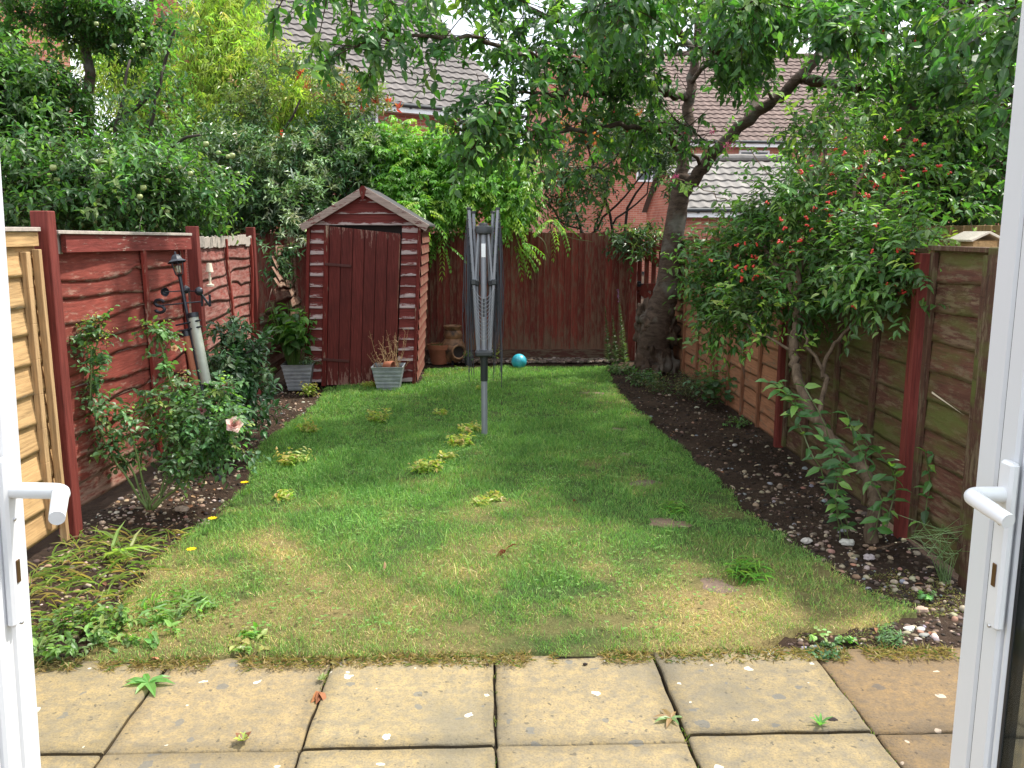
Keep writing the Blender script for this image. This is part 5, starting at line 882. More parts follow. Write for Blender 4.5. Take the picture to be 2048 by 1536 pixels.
BR = [([(1360, 380, 9.6), (1366, 300, 9.62), (1374, 240, 9.65), (1382, 170, 9.65), (1392, 100, 9.6), (1400, 0, 9.4), (1390, -120, 9.2)], .074, .04),
      ([(1358, 395, 9.58), (1385, 358, 9.55), (1425, 310, 9.5), (1490, 245, 9.4), (1550, 200, 9.3), (1600, 155, 9.2), (1650, 95, 9.1), (1700, 20, 9.0), (1760, -80, 8.8)], .080, .045),
      ([(1495, 245, 9.4), (1510, 200, 9.6), (1530, 130, 9.8), (1545, 60, 10)], .055, .03),
      ([(1600, 155, 9.2), (1680, 172, 8.9), (1750, 175, 8.5), (1810, 185, 8.1), (1880, 225, 7.6), (1950, 270, 7.2)], .06, .018),
      ([(1372, 195, 9.65), (1335, 182, 9.3), (1310, 172, 9.0), (1260, 150, 8.6), (1180, 130, 7.9), (1120, 120, 7.4), (1040, 110, 6.9), (930, 75, 6.4), (800, 80, 6.1), (710, 92, 5.9)], .045, .008),
      ([(1366, 300, 9.6), (1320, 262, 8.9), (1250, 255, 8.1), (1160, 262, 7.5), (1080, 268, 7.1), (1020, 272, 6.8), (960, 275, 6.6)], .035, .007),
      ([(1392, 100, 9.6), (1330, 40, 8.8), (1230, 20, 8.0), (1110, 40, 7.3), (1020, -5, 6.9), (900, -20, 6.4), (780, -30, 6.0), (660, -25, 5.7), (570, -5, 5.5)], .04, .008),
      ([(1300, 172, 9.0), (1200, 190, 8.0), (1110, 190, 7.3), (1030, 190, 6.8), (960, 215, 6.5)], .025, .007),
      ([(1700, 20, 9.0), (1800, -20, 7.8), (1900, -10, 6.4), (1990, 20, 5.2), (2060, 60, 4.4)], .04, .01),
      ([(1750, 175, 8.5), (1850, 170, 7.2), (1950, 180, 6.2), (2060, 200, 5.5)], .03, .01), ([(1810, 185, 8.1), (1900, 240, 7.4), (1980, 300, 7), (2040, 380, 6.6)], .025, .008),
      ([(1400, 0, 9.4), (1350, -60, 8), (1280, -40, 6.6), (1240, 10, 5.8)], .03, .008), ([(1650, 95, 9.1), (1600, 20, 8), (1540, -10, 6.8), (1480, 20, 5.8)], .03, .008),
      ([(1700, 20, 9.), (1720, 10, 7.5), (1700, 20, 6.2), (1690, 60, 5.4)], .03, .008), ([(1382, 170, 9.65), (1440, 80, 9), (1480, 40, 8.2), (1560, 30, 7.4)], .03, .01), ([(1550, 200, 9.3), (1500, 140, 8.6), (1440, 110, 8), (1390, 90, 7.4)], .02, .007), ([(1400, 330, 9.5), (1340, 250, 9.2), (1290, 270, 9), (1220, 320, 8.6), (1150, 350, 8.3)], .022, .006), ([(1425, 310, 9.5), (1400, 270, 8.8), (1350, 240, 8)], .015, .006)]
path = []
for i, (pts, r0, r1) in enumerate(BR):
    mb = MB(); q = limb(mb, [P(*p) for p in pts], r0, r1, 14 if r0 > .08 else 8, .012 if r0 > .05 else .02, 5, .05); mb.build('limb' if r0 > .05 else 'branch', M['bark'], t, smooth=True); path.append((q, r0))
CH = [(.055, .135, .042), (.08, .18, .05), (.04, .10, .033), (.13, .26, .07), (.21, .36, .085)]
cr = Fol(); B_, D_ = [], []
for i, (q, r0) in enumerate(path):
    seg = np.linalg.norm(q[1:] - q[:-1], axis=1).sum(); n = int(seg * ((11 if i in (4, 6) else 13 if i in (5, 7, 16) else 20) if r0 < .05 else 3)); s0 = .12 if r0 < .05 else .35; idx = rng.uniform(s0, 1, n) ** .8 * (len(q) - 1.001); k = idx.astype(int); f_ = (idx - k)[:, None]; p = q[k] * (1 - f_) + q[k + 1] * f_; ax_ = nrm(q[k + 1] - q[k]); r = rng.normal(0, 1, p.shape); r[:, 2] *= .6; d = nrm(ax_ * .6 + nrm(r) * .9); B_.append(p); D_.append(d)
B_ = np.concatenate(B_); D_ = np.concatenate(D_)
# second order twigs carry the leaves
n = len(B_); L1 = rng.uniform(.12, .42, n); E_ = B_ + D_ * L1[:, None]; E_[:, 2] += .10 * L1; tw = Fol(); tw.twigs(B_, E_, .006, .003, TW)
B2 = np.concatenate([B_ + (E_ - B_) * rng.uniform(.35, 1, (n, 1)) for _ in range(3)]); D2 = nrm(np.concatenate([D_] * 3) * .7 + rng.normal(0, .6, (3 * n, 3)) + [0, 0, -.02])
def project(q): v = q - _C; z = v @ _Fv; return 1024 + FPX * (v @ _Rv) / z, 768 - FPX * (v @ _Uv) / z
def nearline(q, line, r):
    x, y = project(q); d = np.full(len(q), 1e9)
    for (ax_, ay_), (bx_, by_) in zip(line[:-1], line[1:]): tt = np.clip(((x - ax_) * (bx_ - ax_) + (y - ay_) * (by_ - ay_)) / ((bx_ - ax_) ** 2 + (by_ - ay_) ** 2), 0, 1); d = np.minimum(d, np.hypot(x - ax_ - tt * (bx_ - ax_), y - ay_ - tt * (by_ - ay_)))
    return d < r
STEM = [(1350, 420), (1366, 300), (1382, 170), (1392, 90)]; LIMB = [(1358, 395), (1425, 310), (1490, 245), (1600, 155), (1650, 95)]   # the bare inner wood: few shoots grow there
kp = ~((nearline(B2, STEM, 48) | nearline(B2, LIMB, 42)) & (rng.uniform(0, 1, len(B2)) < .85)); B2, D2 = B2[kp], D2[kp]; n3 = len(B2)
sprays(cr, B2, D2, rng.uniform(.12, .28, n3), 7, .090, .54, CH, [4, 4, 3, 1.8, .9], LT8, droop=.55, spread=.85, sag=.3, jit=.15, twig=tw, tw=.0028, curl=.15, upb=.8)
fill = [(1150, 60, 120, 60, 7.6, .8), (1330, 60, 130, 70, 7.6, .9), (1500, 60, 130, 80, 7.6, 1.), (1650, 60, 120, 80, 7.2, .9), (1800, 90, 130, 90, 7.2, .9), (1950, 130, 110, 110, 6.8, .8), (1240, 130, 110, 60, 8.0, .6), (1440, 90, 110, 40, 8, .6, .6), (1960, 300, 80, 110, 7.4, .6, .8), (1620, -60, 400, 60, 6.5, 1.5), (1100, 130, 70, 50, 7.2, .5), (1540, 250, 60, 35, 9.2, .4, 1.2), (1700, 130, 90, 50, 8.6, .6, 1.2), (1250, 130, 90, 50, 8.4, .6), (1480, 130, 60, 40, 8.8, .5), (820, -50, 260, 25, 6.2, .6, .6), (1850, 330, 100, 60, 8.2, .6, .6), (1780, 240, 80, 40, 8.2, .5, .5)]
Bf, of = blobpts(fill, 760, .6, -.35, 1.8); kp = ~(nearline(Bf, STEM, 60) | nearline(Bf, LIMB, 55)); Bf, of = Bf[kp], of[kp]; sprays(cr, Bf, of * .5 + rng.normal(0, .6, Bf.shape) + [0, 0, -.1], rng.uniform(.22, .38, len(Bf)), 9, .094, .54, CH, [4, 4, 3, 1.8, .9], LT8, droop=.55, spread=.85, sag=.3, jit=.15, twig=tw, tw=.003, curl=.15, upb=.8)
cr.build('crown', M['leaf'], t); tw.build('twigs', M['leaf'], t)
cm = MB(); cm.ico((0, 0, 0), .009, 2); cm.tube([(0, 0, .008), (.004, 0, .05)], .0009, 3, False); cm.c = [(.42, .03, .02)] * len(cm.v); c0 = None
for i in rng.choice(len(B2), 70, replace=False):
    p = B2[i] + D2[i] * .15 + [0, 0, -.05]
    if c0 is None: c0 = cm.build('cherry_fruit', M['fruit'], t, smooth=True, local=True); c0.location = tuple(p - base)
    else: c = c0.copy(); COL.objects.link(c); c.parent = t; c.location = tuple(p - base)

# --- berry shrub with the twisted trunk
base = G(1742, 1080); t = thing('berry_shrub', 'twisted-stemmed shrub with red berries hanging over the right fence', 'shrub', base)
mb = MB(); q1 = limb(mb, [base + [0, 0, -.06], P(1747, 1030, 4.5), P(1749, 985, 4.52), P(1730, 945, 4.6), P(1697, 912, 4.68), P(1662, 874, 4.75), P(1632, 838, 4.8), P(1608, 790, 4.9), P(1590, 735, 5.0), P(1588, 690, 5.05), P(1598, 645, 5.1)], .036, .026, 12, .006, 5, .16)
limb(mb, [P(1598, 645, 5.1), P(1594, 585, 5.15), P(1598, 530, 5.2), P(1615, 460, 5.3), P(1630, 380, 5.4), P(1650, 300, 5.5)], .026, .010, 9, .01, 4, .1)
limb(mb, [P(1594, 590, 5.15), P(1560, 540, 5.3), P(1520, 480, 5.5), P(1480, 400, 5.7)], .024, .008, 8, .01); limb(mb, [P(1600, 540, 5.2), P(1640, 470, 5.1), P(1700, 400, 5.0), P(1740, 300, 5.1)], .024, .008, 8, .01)
limb(mb, [P(1632, 838, 4.8), P(1655, 765, 4.85), P(1645, 742, 4.9), P(1662, 700, 4.9), P(1700, 655, 4.85), P(1780, 600, 4.7), P(1830, 560, 4.6)], .016, .007, 8, .008); limb(mb, [P(1645, 742, 4.9), P(1620, 700, 4.95), P(1610, 660, 5)], .012, .008, 6, .006)
limb(mb, [P(1700, 400, 5.), P(1760, 480, 4.8), P(1820, 540, 4.6), P(1890, 580, 4.5)], .014, .006, 7, .01); limb(mb, [P(1560, 560, 5.3), P(1480, 560, 5.5), P(1400, 590, 5.8)], .012, .005, 6, .01); limb(mb, [P(1590, 700, 5.), P(1520, 670, 5.2), P(1470, 640, 5.4)], .010, .005, 6, .01)
mb.build('trunk', M['bark2'], t, smooth=True)
BC = [(.075, .155, .042), (.105, .21, .055), (.055, .12, .035), (.19, .32, .08)]
bl = [(1630, 440, 130, 110, 5.4, .5), (1680, 380, 170, 120, 5.3, .5), (1780, 300, 130, 90, 5.4, .45, .8), (1800, 530, 130, 90, 4.6, .35, 1.7), (1720, 500, 110, 70, 5., .35), (1510, 560, 110, 90, 5.7, .4), (1420, 570, 75, 90, 5.9, .25, .9), (1640, 300, 110, 60, 5.6, .4, .5), (1560, 600, 110, 60, 5.3, .3, .7), (1850, 590, 80, 50, 4.4, .22, 1.8), (1860, 420, 90, 60, 5., .3, .8), (1530, 470, 70, 60, 5.7, .3, .8), (1540, 660, 70, 40, 5.2, .2, .35), (1680, 230, 80, 40, 5.4, .3, .4), (1440, 660, 50, 40, 5.7, .2, .4)]
bf = Fol(); tw = Fol(); B_, o = blobpts(bl, 1550, .6, -.02, 3.6); sprays(bf, B_, o * .6 + rng.normal(0, .55, B_.shape) + [0, 0, .15], rng.uniform(.14, .30, len(B_)), 8, .060, .46, BC, [4, 4, 3, 1.3], LT8, droop=.25, spread=.8, sag=.1, twig=tw, tw=.002, upb=1.3)
nb_ = 46; Bb, ob = blobpts([(1500, 590, 130, 80, 5.3, .3), (1680, 260, 150, 60, 5.2, .3), (1860, 450, 80, 70, 4.7, .3), (1520, 700, 60, 50, 5.0, .2), (1830, 560, 90, 60, 4.5, .2), (1600, 490, 60, 60, 5, .2)], nb_, .5, -.8); sprays(bf, Bb, ob * .4 + rng.normal(0, .4, Bb.shape) + [0, 0, .4], rng.uniform(.15, .3, nb_), 9, .055, .46, [(.30, .42, .09), (.22, .36, .08)], None, LT8, droop=.2, twig=tw, tw=.002)
bf.build('crown', M['leaf'], t); tw.build('twigs', M['leaf'], t)
cm = MB()
for k in range(5): cm.ico((random.uniform(-.011, .011), random.uniform(-.011, .011), random.uniform(-.009, .009)), .0058, 1)
cm.c = [(.50, .035, .02)] * len(cm.v); c0 = None; Bb, ob = blobpts([(1780, 540, 150, 90, 4.45, .2, 1.3), (1860, 590, 80, 40, 4.4, .1, 1.2), (1650, 420, 170, 110, 4.85, .25, 1.2), (1760, 330, 150, 90, 5.0, .25, 1.6), (1500, 540, 130, 90, 5.2, .25, 1.2)], 98, .7, -1.2)
for p in Bb:
    if c0 is None: c0 = cm.build('berry_cluster', M['fruit'], t, smooth=True, local=True); c0.location = tuple(p - base)
    else: c = c0.copy(); COL.objects.link(c); c.parent = t; c.location = tuple(p - base); s_ = random.uniform(.7, 1.25); c.scale = (s_,) * 3; c.rotation_euler = (random.uniform(0, 6), random.uniform(0, 6), 0)
# suckers from the same root: broad leaves
t = thing('broad_leaved_shoots', 'tall fresh green shoots with broad leaves growing in front of the twisted trunk', 'shoots', G(1700, 1085)); f = Fol(); tw = Fol()
for pts in ([(1700, 1085, 4.45), (1672, 980, 4.45), (1660, 880, 4.5), (1600, 760, 4.6)], [(1690, 1070, 4.4), (1650, 960, 4.4), (1600, 850, 4.5), (1560, 760, 4.5)], [(1770, 1060, 4.4), (1790, 960, 4.4), (1750, 900, 4.4), (1700, 850, 4.45)], [(1680, 1080, 4.4), (1670, 1000, 4.35), (1680, 920, 4.35), (1640, 870, 4.4)], [(1830, 1070, 4.35), (1860, 980, 4.3), (1850, 900, 4.25)], [(1740, 1080, 4.3), (1760, 1000, 4.3), (1720, 900, 4.35), (1690, 820, 4.4)], [(1600, 850, 4.5), (1585, 800, 4.5), (1530, 760, 4.5)]):
    q = [P(*p) for p in pts]; mb_q = limb(MB(), q, .004, .002, 4, .006, 5); A_, Bq = mb_q[:-1], mb_q[1:]; tw.twigs(A_, Bq, .004, .003, (.12, .16, .06)); m = len(A_) - 2
    for s_ in (-1, 1): d = np.tile([s_ * 1., -.25, .15], (m, 1)) + rng.normal(0, .45, (m, 3)); up = rng.normal(0, .4, (m, 3)) + [0, -.5, 1]; sz = rng.uniform(.052, .09, m); c_ = pal(m, [(.07, .16, .05), (.10, .22, .06), (.05, .12, .04), (.2, .34, .08)], [3, 3, 2, 1.2]); f.leaves(A_[2:], d, up, sz, sz * .5, c_, LT8, .2)
f.build('leaves', M['leaf'], t); tw.build('stems', M['leaf'], t)
# honeysuckle-pink flowers on the shrub near the trunk
f = Fol()
for s in ((1452, 292, 6), (1468, 296, 6), (1456, 290, 5.9), (1352, 352, 6.2), (1345, 358, 6.2), (1660, 245, 5.4), (1425, 262, 6.2)):
    p = P(*s); n = 22; f.leaves(np.tile(p, (n, 1)) + rng.normal(0, .008, (n, 3)), rng.normal(size=(n, 3)), rng.normal(size=(n, 3)), rng.uniform(.015, .03, n), .006, pal(n, [(.60, .07, .22), (.65, .2, .3)]))
fl = thing('honeysuckle', 'thin honeysuckle with small deep pink flowers reaching across the cherry trunk', 'climbing plant', P(1500, 330, 6)); f.build('pink_flowers', M['petal'], fl); f = Fol(); tw = Fol()
for pts in ([(1570, 400, 5.8), (1500, 300, 6), (1440, 285, 6), (1400, 300, 6.1)], [(1600, 420, 5.8), (1640, 300, 5.5), (1655, 235, 5.4)], [(1480, 420, 6), (1410, 380, 6.1), (1350, 355, 6.2)]):
    q = limb(MB(), [P(*p) for p in pts], .004, .002, 4, .01, 6); tw.twigs(q[:-1], q[1:], .004, .003, (.2, .13, .08)); sprays(f, q, rng.normal(size=q.shape), .14, 6, .055, .5, [(.10, .22, .06), (.07, .16, .05), (.2, .35, .09)], None, LT8, twig=tw, tw=.002)
f.build('leaves', M['leaf'], fl); tw.build('stems', M['leaf'], fl)

# --- dark evergreen mass behind the right fence, and green behind the cherry
for loc, blobs, n, cols, lab in (((3.6, 7.8), [(1930, 400, 120, 110, 8.0, .8), (1900, 250, 120, 100, 8.4, .8), (2080, 330, 120, 200, 7.8, .8), (1760, 420, 110, 60, 8.6, .6)], 1700, [(.03, .075, .025), (.045, .10, .03), (.08, .16, .04)], 'dense dark evergreen tree beyond the right fence next to the door'),
                                 ((4.5, 12.5), [(1700, 330, 110, 90, 12, 1.), (1800, 250, 120, 120, 12.5, 1.), (1950, 150, 150, 120, 12.5, 1.), (1700, 440, 120, 40, 11.5, .6)], 1300, [(.08, .17, .04), (.12, .24, .05), (.05, .11, .03), (.22, .34, .08)], 'loose mid-green tree beyond the right fence behind the berry shrub')):
    t = thing('leafy_tree', lab, 'tree', (loc[0], loc[1], 0), 'trees beyond the right fence'); mb = MB(); limb(mb, [(loc[0], loc[1], -.1), (loc[0], loc[1], 1.5), (loc[0] + .2, loc[1], 3.2)], .11, .04, 9); mb.build('trunk', M['bark'], t, smooth=True)
    blobplant(0, 0, 0, 0, blobs, n, 10, .28, .085, .45, cols, None, parent=t, pname='crown', thr=-.2, droop=.2, alt=False)

# --- rose bush
base = G(300, 1012); t = thing('rose_bush', 'straggly rose bush with pale pink roses in the left bed', 'rose bush', base)
RS = [[(295, 1020, 4.9), (262, 940, 4.85), (215, 860, 4.8), (185, 740, 4.75), (200, 650, 4.7)], [(295, 1020, 4.9), (240, 930, 4.8), (185, 830, 4.75), (180, 700, 4.7), (170, 660, 4.7)], [(300, 1020, 4.9), (330, 950, 4.9), (360, 880, 4.9), (340, 780, 4.9), (318, 680, 4.9), (312, 660, 4.9)], [(305, 1020, 4.9), (365, 960, 4.85), (420, 900, 4.8), (440, 840, 4.75), (468, 850, 4.7)], [(305, 1020, 4.9), (350, 940, 4.95), (370, 850, 5), (372, 800, 5.1), (375, 770, 5.1)], [(300, 1020, 4.9), (280, 940, 4.95), (300, 850, 5), (290, 780, 5)], [(305, 1020, 4.9), (380, 950, 4.9), (430, 880, 4.9), (480, 900, 4.8)], [(360, 880, 4.9), (400, 830, 4.9), (405, 815, 4.85)], [(420, 900, 4.8), (440, 800, 4.9), (455, 775, 4.95)], [(300, 1015, 4.9), (270, 900, 4.8), (250, 820, 4.8)]]
mb = MB(); q_ = []
for pts in RS: q_.append(limb(mb, [P(*p) for p in pts], .0075, .0028, 6, .008, 5))
mb.build('canes', M['gstem'], t, smooth=True); f = Fol(); tw = Fol(); B_ = np.concatenate([q[6:] for q in q_]); B_ = np.concatenate([B_ + rng.normal(0, .012, B_.shape) for _ in range(4)]); sprays(f, B_, rng.normal(0, 1, B_.shape) + [0, 0, .2], rng.uniform(.07, .14, len(B_)), 6, .040, .62, [(.095, .19, .075), (.13, .25, .095), (.07, .145, .055), (.24, .32, .10)], [4, 4, 2, 1], LT8, droop=.2, twig=tw, tw=.0018)
Bx, ox = blobpts([(420, 830, 60, 70, 4.9, .2), (340, 830, 70, 50, 4.9, .2, .6), (400, 900, 70, 40, 4.8, .2, .7)], 170, .7, -.8); sprays(f, Bx, ox + rng.normal(0, .5, ox.shape), rng.uniform(.08, .14, len(Bx)), 6, .042, .62, [(.075, .16, .06), (.10, .21, .075), (.055, .12, .045)], None, LT8, droop=.2, twig=tw, tw=.0018)
tipb = np.array([P(200, 655, 4.7), P(175, 665, 4.7), P(312, 668, 4.9), P(375, 770, 5.1), P(205, 690, 4.7)]); tipb = np.repeat(tipb, 5, 0) + rng.normal(0, .02, (25, 3)); sprays(f, tipb, rng.normal(0, .5, tipb.shape) + [0, 0, 1], .09, 6, .022, .45, [(.36, .38, .10), (.35, .2, .09)], None, LT4, twig=tw, tw=.0015)
f.build('foliage', M['leaf'], t); tw.build('leaf_stalks', M['leaf'], t)
def rose(p, r, cols, parent, face=(.3, -.8, .5), lab=None):
    f = Fol(); Z = Vector(face).normalized(); Q = np.array(Z.to_track_quat('Z', 'Y').to_matrix()); n = 0
    for ring_, (k, tilt, s) in enumerate(((5, .15, 1.), (6, .5, .85), (6, .85, .7), (6, 1.15, .5), (5, 1.35, .35))):
        a = np.arange(k) * 6.283 / k + ring_ * .6; d = np.stack([np.cos(a) * math.cos(tilt), np.sin(a) * math.cos(tilt), np.full(k, math.sin(tilt))], 1) @ Q.T; o_ = np.stack([np.cos(a), np.sin(a), np.zeros(k)], 1) @ Q.T
        f.leaves(np.tile(p, (k, 1)) + o_ * r * .12 * (5 - ring_) / 5, d, -o_ + np.array(Z) * .2, np.full(k, r * (.7 + .3 * s)), np.full(k, r * 1.15 * (.5 + .5 * s)), pal(k, cols, None, .08), LT8, -.25)
    ob = f.build('rose_flower', M['petal'], parent, smooth=True)
    if lab: ob['label'] = lab
rose(P(468, 850, 4.68), .046, [(.80, .52, .46), (.82, .62, .56)], t, lab='largest, pale peach open rose'); rose(P(456, 776, 4.93), .034, [(.75, .25, .38), (.75, .4, .5)], t, lab='deeper pink rose, highest on the bush'); rose(P(403, 822, 4.83), .026, [(.74, .35, .40)], t, lab='small pink half-open rose'); rose(P(349, 697, 4.9), .02, [(.75, .5, .3)], t)
# --- camellia
base = PX(450, 900, -1.85); base[2] = 0; t = thing('camellia_bush', 'glossy dark green camellia behind the roses, in front of the faded red panel', 'shrub', base); trunks(t, [([(455, 900, 6.2), (462, 760, 6.2), (470, 650, 6.2)], .014, .006), ([(455, 880, 6.2), (490, 740, 6.1), (505, 690, 6)], .012, .005), ([(455, 880, 6.2), (430, 780, 6.2), (425, 740, 6.2)], .012, .005)])
blobplant(0, 0, 0, 0, [(460, 745, 50, 50, 6.2, .3), (480, 760, 45, 50, 6.1, .25), (470, 665, 22, 28, 6.2, .12), (470, 800, 60, 40, 6.0, .25), (505, 740, 22, 40, 6.1, .15), (430, 850, 50, 40, 6, .2)], 330, 8, .14, .068, .50, [(.045, .11, .04), (.07, .16, .055), (.13, .22, .10), (.035, .085, .03)], [4, 3, 1.5, 3], 'gloss', LT8, parent=t, pname='crown', thr=-.6, droop=0.05, alt=False, dirbias=(.2, -.3, .4), upb=1.6)
# --- flower spires by the gate
for k, (px, ytop, ln_, lab) in enumerate(((1210, 612, .55, 'leafy spire left of the purple-tipped one, by the gate post'), (1236, 582, .70, 'tallest leafy spire with a purple tip, in front of the gate post'), (1225, 630, .5, 'short leafy spire between the two tall ones by the gate'))):
    b = PY(px + (8 if k != 1 else 14), 715, 10.35); b[2] = 0; top = PY(px, ytop, 10.3); tt = thing('flower_spire', lab, 'flower', b, 'tall spires by the gate'); f = Fol(); n = 280; s_ = rng.uniform(0, 1, n); p = b + (top - b) * s_[:, None]; a = rng.uniform(0, 6.28, n); d = np.stack([np.cos(a), np.sin(a), np.full(n, .5)], 1); f.leaves(p, d, np.tile([0, 0, 1.], (n, 1)), (.065 * (1.15 - s_)), .012, pal(n, [(.13, .19, .09), (.09, .15, .07)])); f.twigs(b[None], top[None], .005, .002, (.15, .2, .08)); f.build('leafy_stem', M['leaf'], tt)
    if k == 1: f = Fol(); n = 60; s_ = rng.uniform(.82, 1.02, n); f.leaves(b + (top - b) * s_[:, None], rng.normal(size=(n, 3)), rng.normal(size=(n, 3)), .018, .008, pal(n, [(.42, .16, .42), (.5, .25, .5)])); f.build('purple_flowers', M['petal'], tt)
# --- weeds
def weed(name, label, cat, px, py, R, H, n, nl, ll, lw, cols, grp=None, T=LT8, wts=None, upd=.5, mat='leaf', y=None, z=0., tipc=None):
    b = G(px, py) if y is None else PY(px, py, y); b[2] = z; t = thing(name, label, cat, b, grp); f = Fol(); u = unit(n); a = rng.uniform(0, 6.28, n); r = rng.uniform(0, 1, n) ** .5; B_ = b + np.stack([np.cos(a) * r * R * .8, np.sin(a) * r * R * .8, rng.uniform(0, .35, n) * H], 1); D = np.stack([np.cos(a) * .5, np.sin(a) * .5, np.full(n, upd + .2)], 1) + rng.normal(0, .3, (n, 3)); sprays(f, B_, D, H * rng.uniform(.5, 1, n), nl, ll, lw, cols, wts, T, twig=f, tw=.0015, tipcol=tipc); f.build('leaves', M[mat], t); return t, b
YG = [(.36, .48, .09), (.27, .42, .08), (.42, .40, .11)]
SUCK = [(590, 935, .10, .11, 'bushy yellow-green sucker near the left lawn edge, largest of them'), (618, 872, .07, .10, 'yellow-green sucker with reddish tips at the left lawn edge, beyond the bushy one'), (755, 848, .075, .10, 'upright yellow-green sucker in the middle of the lawn before the shed'), (855, 948, .09, .09, 'reddish-tipped yellow-green sucker in mid-lawn, left of the dryer foot'), (922, 893, .12, .07, 'wide low yellow-green sucker patch right beside the dryer foot'), (938, 868, .09, .07, 'low yellow-green suckers just behind the wide patch at the dryer foot'), (882, 833, .04, .05, 'tiny sucker halfway between the shed and the dryer'), (897, 925, .035, .07, 'thin reddish sucker close to the reddish-tipped one'), (960, 1015, .05, .05, 'sparse sucker with two pale leaves in the open lawn'), (990, 1005, .04, .05, 'tiny reddish-leaved sucker just right of the sparse one'), (568, 1003, .06, .05, 'sparse flattened sucker below the largest one'), (740, 780, .07, .07, 'yellow-green weed at the foot of the shed door'), (618, 792, .05, .10, 'bright yellow-green seedling in the dark soil left of the shed'), (960, 783, .03, .05, 'small pale sucker right behind the dryer pole'), (988, 720, .06, .16, 'yellow-green climber seedling against the back fence, right of the dryer')]
for px, py, R, H, lab in SUCK: weed('sucker', lab, 'young shoot', px, py, R * .8, H * 1.2, int(12 + R * 190), 6, .042, .5, YG, 'yellow-green suckers in the lawn', LT8, [4, 3, 1], upd=.9, tipc=((.42, .2, .09), .5))
weed('weed', 'big soft green weed clump at the lower left, by the left door', 'weed', 155, 1290, .19, .13, 90, 6, .036, .6, [(.14, .25, .06), (.19, .31, .08), (.09, .17, .05)]); weed('weed', 'leafy green weed just right of the big clump, at the patio edge', 'weed', 290, 1275, .16, .06, 32, 6, .042, .55, [(.13, .27, .07), (.16, .31, .08)], upd=.0)
weed('weed', 'grassy pale weed rosette with thin seed stems, left lawn', 'weed', 360, 1225, .15, .07, 44, 5, .07, .22, [(.20, .31, .10), (.16, .25, .08)], upd=.1); weed('weed', 'low green weed with browning leaves near the patio edge', 'weed', 500, 1290, .09, .05, 20, 5, .036, .7, [(.14, .27, .06), (.3, .3, .1)], upd=.2)
weed('weed', 'tuft of coarse green grass right of the nearest stepping stone', 'weed', 1492, 1165, .06, .10, 60, 3, .07, .08, [(.12, .27, .06), (.2, .33, .08)], upd=1.2); weed('weed', 'tuft of coarse grass beside the sixth stepping stone', 'weed', 1350, 1030, .07, .07, 50, 3, .06, .08, [(.12, .27, .06), (.2, .33, .08)], upd=1.)
weed('weed', 'small dark-leaved creeping weed at the patio edge on the right', 'weed', 1648, 1305, .075, .03, 40, 5, .020, .7, [(.07, .16, .05), (.05, .11, .05)], upd=.3); weed('weed', 'bluish feathery little plant on the soil near the right door', 'weed', 1775, 1285, .04, .06, 40, 6, .022, .25, [(.18, .30, .14), (.14, .25, .12)], upd=.8); weed('weed', 'pale green three-lobed seedling right of the creeping weed', 'weed', 1695, 1285, .03, .03, 10, 4, .026, .8, [(.2, .36, .13)], upd=.3)
weed('weed', 'light green seedling in front of the creeping weed', 'weed', 1640, 1275, .03, .03, 6, 3, .026, .7, [(.25, .4, .12)], upd=.4); weed('weed', 'bright little weed among the pebbles near the right door', 'weed', 1850, 1195, .03, .03, 10, 4, .024, .8, [(.18, .36, .12)], upd=.3)
weed('weed', 'blue-green leafy weed at the foot of the cherry trunk', 'weed', 1290, 770, .14, .16, 60, 6, .05, .5, [(.07, .14, .05), (.12, .2, .08)]); weed('weed', 'tangle of dry grey stems and ground ivy right of the cherry trunk', 'weed', 1345, 790, .30, .22, 120, 6, .035, .3, [(.06, .11, .04), (.2, .17, .09), (.09, .13, .05)]); weed('weed', 'dark rosemary-like upright weed before the orange panel', 'weed', 1400, 805, .16, .34, 90, 9, .03, .16, [(.07, .12, .06), (.10, .15, .08), (.2, .17, .1)], upd=1.)
weed('weed', 'round-leaved weed growing at the foot of the orange brown panel', 'weed', 1440, 770, .10, .40, 26, 7, .065, .8, [(.07, .15, .06), (.10, .2, .08)], upd=1., y=7.6); weed('weed', 'ground weed between the cherry trunk and the back gravel', 'weed', 1245, 745, .14, .10, 50, 5, .05, .5, [(.10, .19, .06), (.16, .24, .10)])
weed('weed', 'low weeds along the foot of the right fence by the red post', 'weed', 1470, 850, .10, .08, 26, 5, .03, .6, [(.10, .2, .06)]); weed('weed', 'leafy stem climbing the red post on the right', 'weed', 1850, 1000, .04, .35, 12, 7, .05, .5, [(.10, .22, .06)], upd=2.); weed('weed', 'small clump at the foot of the terracotta pot', 'weed', 925, 745, .10, .07, 30, 5, .03, .4, [(.14, .25, .07), (.3, .28, .12)])
# fine grass stems by the right door
b = G(1890, 1165); t = thing('long_grass', 'thin arching grass stems against the fence beside the right door', 'grass tuft', b); f = Fol()
for k in range(26):
    a = random.uniform(0, 6.28); q = [b + np.array([0.02 * math.cos(a) + s * random.uniform(-.25, .12), .02 * math.sin(a) + s * random.uniform(-.1, .15), .42 * s * (1 - .45 * s) * random.uniform(.7, 1.3)]) for s in (0, .33, .66, 1)]; q = np.array(q); f.twigs(q[:-1], q[1:], .0018, .001, (.16, .24, .10))
f.build('stems', M['leaf'], t)
